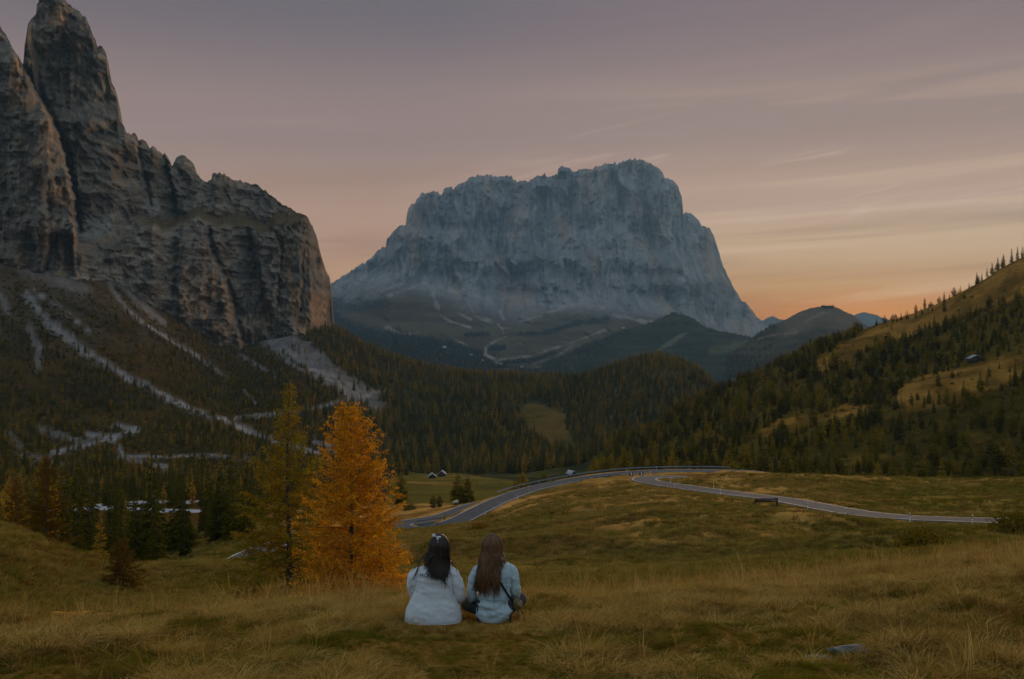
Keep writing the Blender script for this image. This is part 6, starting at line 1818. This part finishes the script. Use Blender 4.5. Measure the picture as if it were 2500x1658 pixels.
rock('rock', 2095, 8.35, (0.24, 0.13, 0.05), 3, 'flat grey rock slab showing through the grass at lower right')
rock('rock', 2005, 8.2, (0.11, 0.07, 0.03), 4, 'smaller grey rock left of the flat slab at lower right')
rock('rock', 2170, 8.7, (0.10, 0.07, 0.035), 6, 'small grey rock right of the flat slab at lower right')
rock('rock', 1068, 224.5, (0.7, 0.5, 0.5), 8, 'dark boulder at the verge of the lower hairpin')


# ------------------------------------------------------------------ grass
def tuft_mesh(name, seed, n, lo, hi, spread, bend, width, mat, wind=0.25, seedhead=False):
    rng = np.random.default_rng(seed); V, Fq = [], []
    for i in range(n):
        a = rng.uniform(0, 6.283); r = spread * math.sqrt(rng.random())
        b0 = np.array([math.cos(a) * r, math.sin(a) * r, -0.02])
        da = a + rng.normal(0, 0.9); L = rng.uniform(lo, hi); bd = rng.uniform(*bend)
        dirv = np.array([math.cos(da) + wind * rng.uniform(0.2, 1.4), math.sin(da), 0]) * bd
        w = width * rng.uniform(0.7, 1.3); ta = rng.uniform(0, 3.14)
        sd = np.array([math.cos(ta), math.sin(ta), 0]) * w
        ss = np.array([0, 0.4, 0.75, 1.0])
        pts = b0 + dirv * L * (ss ** 1.7)[:, None] * 0.9 + np.array([0, 0, 1.0]) * (L * (ss - 0.45 * bd * ss ** 2.2))[:, None]
        ww = np.array([0.8, 1, 0.7, 0.12])
        if seedhead and rng.random() < 0.7: ww = np.array([0.5, 0.4, 1.2, 0.4])
        k = len(V) * 0 + sum(len(v) for v in V)
        V.append(np.stack([pts - sd * ww[:, None], pts + sd * ww[:, None]], 1).reshape(-1, 3)); Fq.append(grid_faces(4, 2) + k)
    me = np_mesh(name, np.concatenate(V), np.concatenate(Fq), False); me.materials.append(mat)
    return me


M_STRAW = mat_leaf('straw_grass', [(0.27, 0.16, 0.030), (0.40, 0.255, 0.060), (0.60, 0.41, 0.13), (0.33, 0.185, 0.030), (0.47, 0.295, 0.075)], 0.35)
M_GREENG = mat_leaf('green_grass', [(0.090, 0.085, 0.007), (0.135, 0.115, 0.009), (0.21, 0.165, 0.020), (0.11, 0.098, 0.007)], 0.35)
M_RUSTG = mat_leaf('rusty_grass', [(0.20, 0.105, 0.026), (0.28, 0.145, 0.036), (0.16, 0.095, 0.028)], 0.35)
M_MEADG = mat_leaf('meadow_grass', [(0.21, 0.155, 0.026), (0.36, 0.24, 0.060), (0.17, 0.145, 0.018), (0.28, 0.185, 0.040)], 0.35)
TUFTS = [tuft_mesh('tuft0', 1, 46, 0.12, 0.34, 0.13, (0.8, 1.9), 0.0042, M_STRAW, 0.6), tuft_mesh('tuft1', 2, 46, 0.10, 0.30, 0.15, (0.9, 2.0), 0.0042, M_STRAW, 0.6), tuft_mesh('tuft2', 3, 40, 0.16, 0.40, 0.10, (0.5, 1.5), 0.0040, M_STRAW, 0.5),
         tuft_mesh('tuft3', 4, 52, 0.07, 0.20, 0.13, (0.6, 1.7), 0.0046, M_GREENG, 0.5), tuft_mesh('tuft4', 5, 52, 0.09, 0.24, 0.12, (0.6, 1.6), 0.0046, M_GREENG, 0.5), tuft_mesh('tuft5', 6, 46, 0.10, 0.26, 0.12, (0.6, 1.7), 0.0044, M_GREENG, 0.5),
         tuft_mesh('tuft6', 7, 40, 0.10, 0.30, 0.12, (0.5, 1.3), 0.0044, M_RUSTG),
         tuft_mesh('tuft7', 8, 7, 0.55, 1.0, 0.10, (0.15, 0.8), 0.0030, M_STRAW, 0.5, True), tuft_mesh('tuft8', 9, 6, 0.45, 0.85, 0.12, (0.2, 0.9), 0.0030, M_RUSTG, 0.5, True)]


def near_grass():
    rng = np.random.default_rng(5)
    n = 140000
    px = rng.uniform(-820, 3460, n); D = np.sqrt(rng.uniform(6.6 ** 2, 27.0 ** 2, n))
    py = _bil(PYT, px, D)
    keep = (py - 0.35 / D * F < _bil(RUNMIN, px, D) + 6) & (rng.random(n) < np.where(D < 12, 1.0, 0.75))
    X = (px - CX) / F * D
    keep &= np.abs(X) < 0.52 * D + 3.0
    for q in (pL.location, pR.location):
        keep &= np.hypot((X - q.x) / 0.36, (D - q.y + 0.04) / 0.36) > 1
        keep &= ~((np.abs(X - q.x) < 0.28) & (D > q.y) & (D < q.y + 0.8))
    for o in bpy.data.objects:
        if o.name.startswith('rock') and o.location.y < 20: keep &= np.hypot((X - o.location.x) / (o.dimensions.x * 0.36), (D - o.location.y + 0.06) / 0.16) > 1
    px, D, X, py = px[keep], D[keep], X[keep], py[keep]
    a = fbm(X / 1.7, D / 1.3, seed=71, octv=3); b = fbm(X / 0.8, D / 0.8, seed=72, octv=2)
    crest = sstep(11.0, 13.5, D)
    ps = np.clip(0.40 + 1.3 * a + 0.6 * b + 0.42 * crest - 0.24 * sstep(800, 100, px) - 0.16 * sstep(10.2, 8.5, D) - 0.14 * sstep(1900, 2300, px) * sstep(10, 8, D), 0.05, 0.93)
    r = rng.random(len(px))
    vi = np.where(r < ps, rng.integers(0, 3, len(px)), rng.integers(3, 6, len(px)))
    vi = np.where(rng.random(len(px)) < np.clip(0.07 + 0.25 * b + 0.10 * (px > 1900), 0.01, 0.4), 6, vi)
    r2 = rng.random(len(px))
    vi = np.where(r2 < 0.012 + 0.06 * crest, 7, vi); vi = np.where(r2 > 1 - 0.012 - 0.02 * crest, 8, vi)
    z = ground_z(px, D)
    sc = rng.uniform(0.7, 1.25, len(px)) * (0.43 + 0.36 * np.clip(a, -1, 1) + 0.2 * b) * np.where((np.abs(px - 1130) < 210) & (D < 10.5), 0.6, 1)
    rot = np.zeros((len(px), 3)); rot[:, 2] = rng.uniform(-0.9, 0.9, len(px)) + np.where(rng.random(len(px)) < 0.25, 3.1, 0)
    rot[:, 0] = rng.normal(0, 0.12, len(px)); rot[:, 1] = rng.normal(0.05, 0.15, len(px))
    scatter('hilltop_grass', TUFTS, np.stack([X, D, z], -1), sc, rot, vi, 'dry straw and green grass tufts covering the foreground hilltop', None)
    print('near grass', len(px))


def meadow_grass():
    rng = np.random.default_rng(6)
    n = 104000
    px = rng.uniform(-160, 2660, n); D = np.exp(rng.uniform(math.log(24), math.log(235), n))
    py = _bil(PYT, px, D)
    keep = (py - 0.5 / D * F < _bil(RUNMIN, px, D) + 3)
    X = (px - CX) / F * D
    for ln, hw in ((ROAD, 3.9), (LOW1, 3.3)): keep &= near_line(X, D, ln)[0] > hw
    px, D, X = px[keep], D[keep], X[keep]
    g = fbm(X / 6, D / 6, seed=81, octv=3)
    keep = rng.random(len(px)) < np.clip(0.65 + 0.9 * g, 0.1, 1); px, D, X, g = px[keep], D[keep], X[keep], g[keep]
    z = ground_z(px, D)
    prot = [tuft_mesh('mt%d' % k, 20 + k, 40, 0.10, 0.30, 0.28, (0.4, 1.2), 0.012, mt) for k, mt in enumerate((M_MEADG, M_MEADG, M_RUSTG, M_GREENG))]
    r = rng.random(len(px)); gs = fbm(X / 18, D / 18, seed=82) + 0.3 * sstep(1700, 2200, px)
    vi = np.where(r < np.clip(0.22 + 0.7 * gs, 0.02, 0.8), 3, np.where(r > 0.88, 2, rng.integers(0, 2, len(px))))
    rot = np.zeros((len(px), 3)); rot[:, 2] = rng.uniform(0, 6.28, len(px))
    scatter('meadow_grass', prot, np.stack([X, D, z], -1), rng.uniform(0.6, 1.3, len(px)) * np.clip(D / 60, 0.75, 2.0), rot, vi, 'rough low grass and heather over the rolling meadow', None)
    print('meadow grass', len(px))


near_grass()
meadow_grass()

# scattered low shrubs: rusty clumps on the slopes below the hilltop
def shrub(px, D, r, seed, mat, lab):
    rng = np.random.default_rng(seed); n = 900
    b = gpt(px, D)
    e = empty('shrub', b, 0.0, label=lab, cat='shrub')
    d = rng.normal(size=(n, 3)); d /= np.linalg.norm(d, axis=1)[:, None]; d[:, 2] = np.abs(d[:, 2])
    P = d * (r * rng.uniform(0.35, 1, n) ** 0.6)[:, None] * (1 + 0.3 * vnoise(d[:, 0] * 3, d[:, 1] * 3, d[:, 2] * 3, seed=seed))[:, None]; P[:, 2] *= 0.8
    u = rng.normal(size=(n, 3)); u /= np.linalg.norm(u, axis=1)[:, None]; w = np.cross(u, d); s = r * 0.085
    V = np.stack([P - u * s, P - w * s * 0.5, P + u * s, P + w * s * 0.5], 1).reshape(-1, 3)
    obj('foliage', np_mesh('foliage', V, np.arange(n * 4).reshape(-1, 4), False, np.repeat(rng.uniform(0.7, 1.3, n), 4)[:, None] * np.ones(3)), mat, e)
    m = MB()
    for k in range(7):
        q = P[rng.integers(n)]; m.tube([(0, 0, -0.1), q * 0.5 + (0, 0, 0.05 * r), q * 0.9], [0.03 * r, 0.02 * r, 0.008 * r], 4, False)
    obj('stems', m.mesh('stems'), M_BARK, e)


shrub(1170, 150, 1.9, 1, M_RUST, 'low rusty shrub in the hollow above the two seated people')
shrub(1215, 175, 0.9, 2, M_RUST, 'tiny rusty shrub above the chestnut-haired person')
shrub(1560, 70, 0.7, 3, M_SHRUB, 'small olive shrub in the middle of the meadow')
shrub(570, 20, 0.35, 5, M_RUST, 'rusty grass-like shrub at the crest below the green larch')
shrub(2250, 40, 1.1, 6, M_SHRUB, 'dark olive shrub on the meadow below the right end of the road')
shrub(2290, 60, 1.3, 7, M_SHRUB, 'olive shrub just under the gap in the near road')
shrub(2480, 75, 2.2, 8, M_SHRUB, 'olive shrub hiding the road at the right edge')
shrub(1000, 300, 2.6, 9, M_SHRUB, 'dark shrub on the hut meadow next to the broad green larch')
# ------------------------------------------------------------------ air
_hz = MB(); _hz.box((0, 4650, 380), (14000, 11300, 1840))
_hm, _N, _L = new_mat('haze')
_pv = _N('ShaderNodeVolumePrincipled'); _o = _N('ShaderNodeOutputMaterial'); _L(_pv.outputs[0], _o.inputs['Volume'])
_pv.inputs['Color'].default_value = (0.42, 0.72, 0.95, 1); _pv.inputs['Density'].default_value = HAZE_DENSITY
_pv.inputs['Anisotropy'].default_value = 0.0
haze = obj('haze', _hz.mesh('haze', False), _hm)
tag(haze, 'thin blue evening haze filling the valley air', kind='stuff')
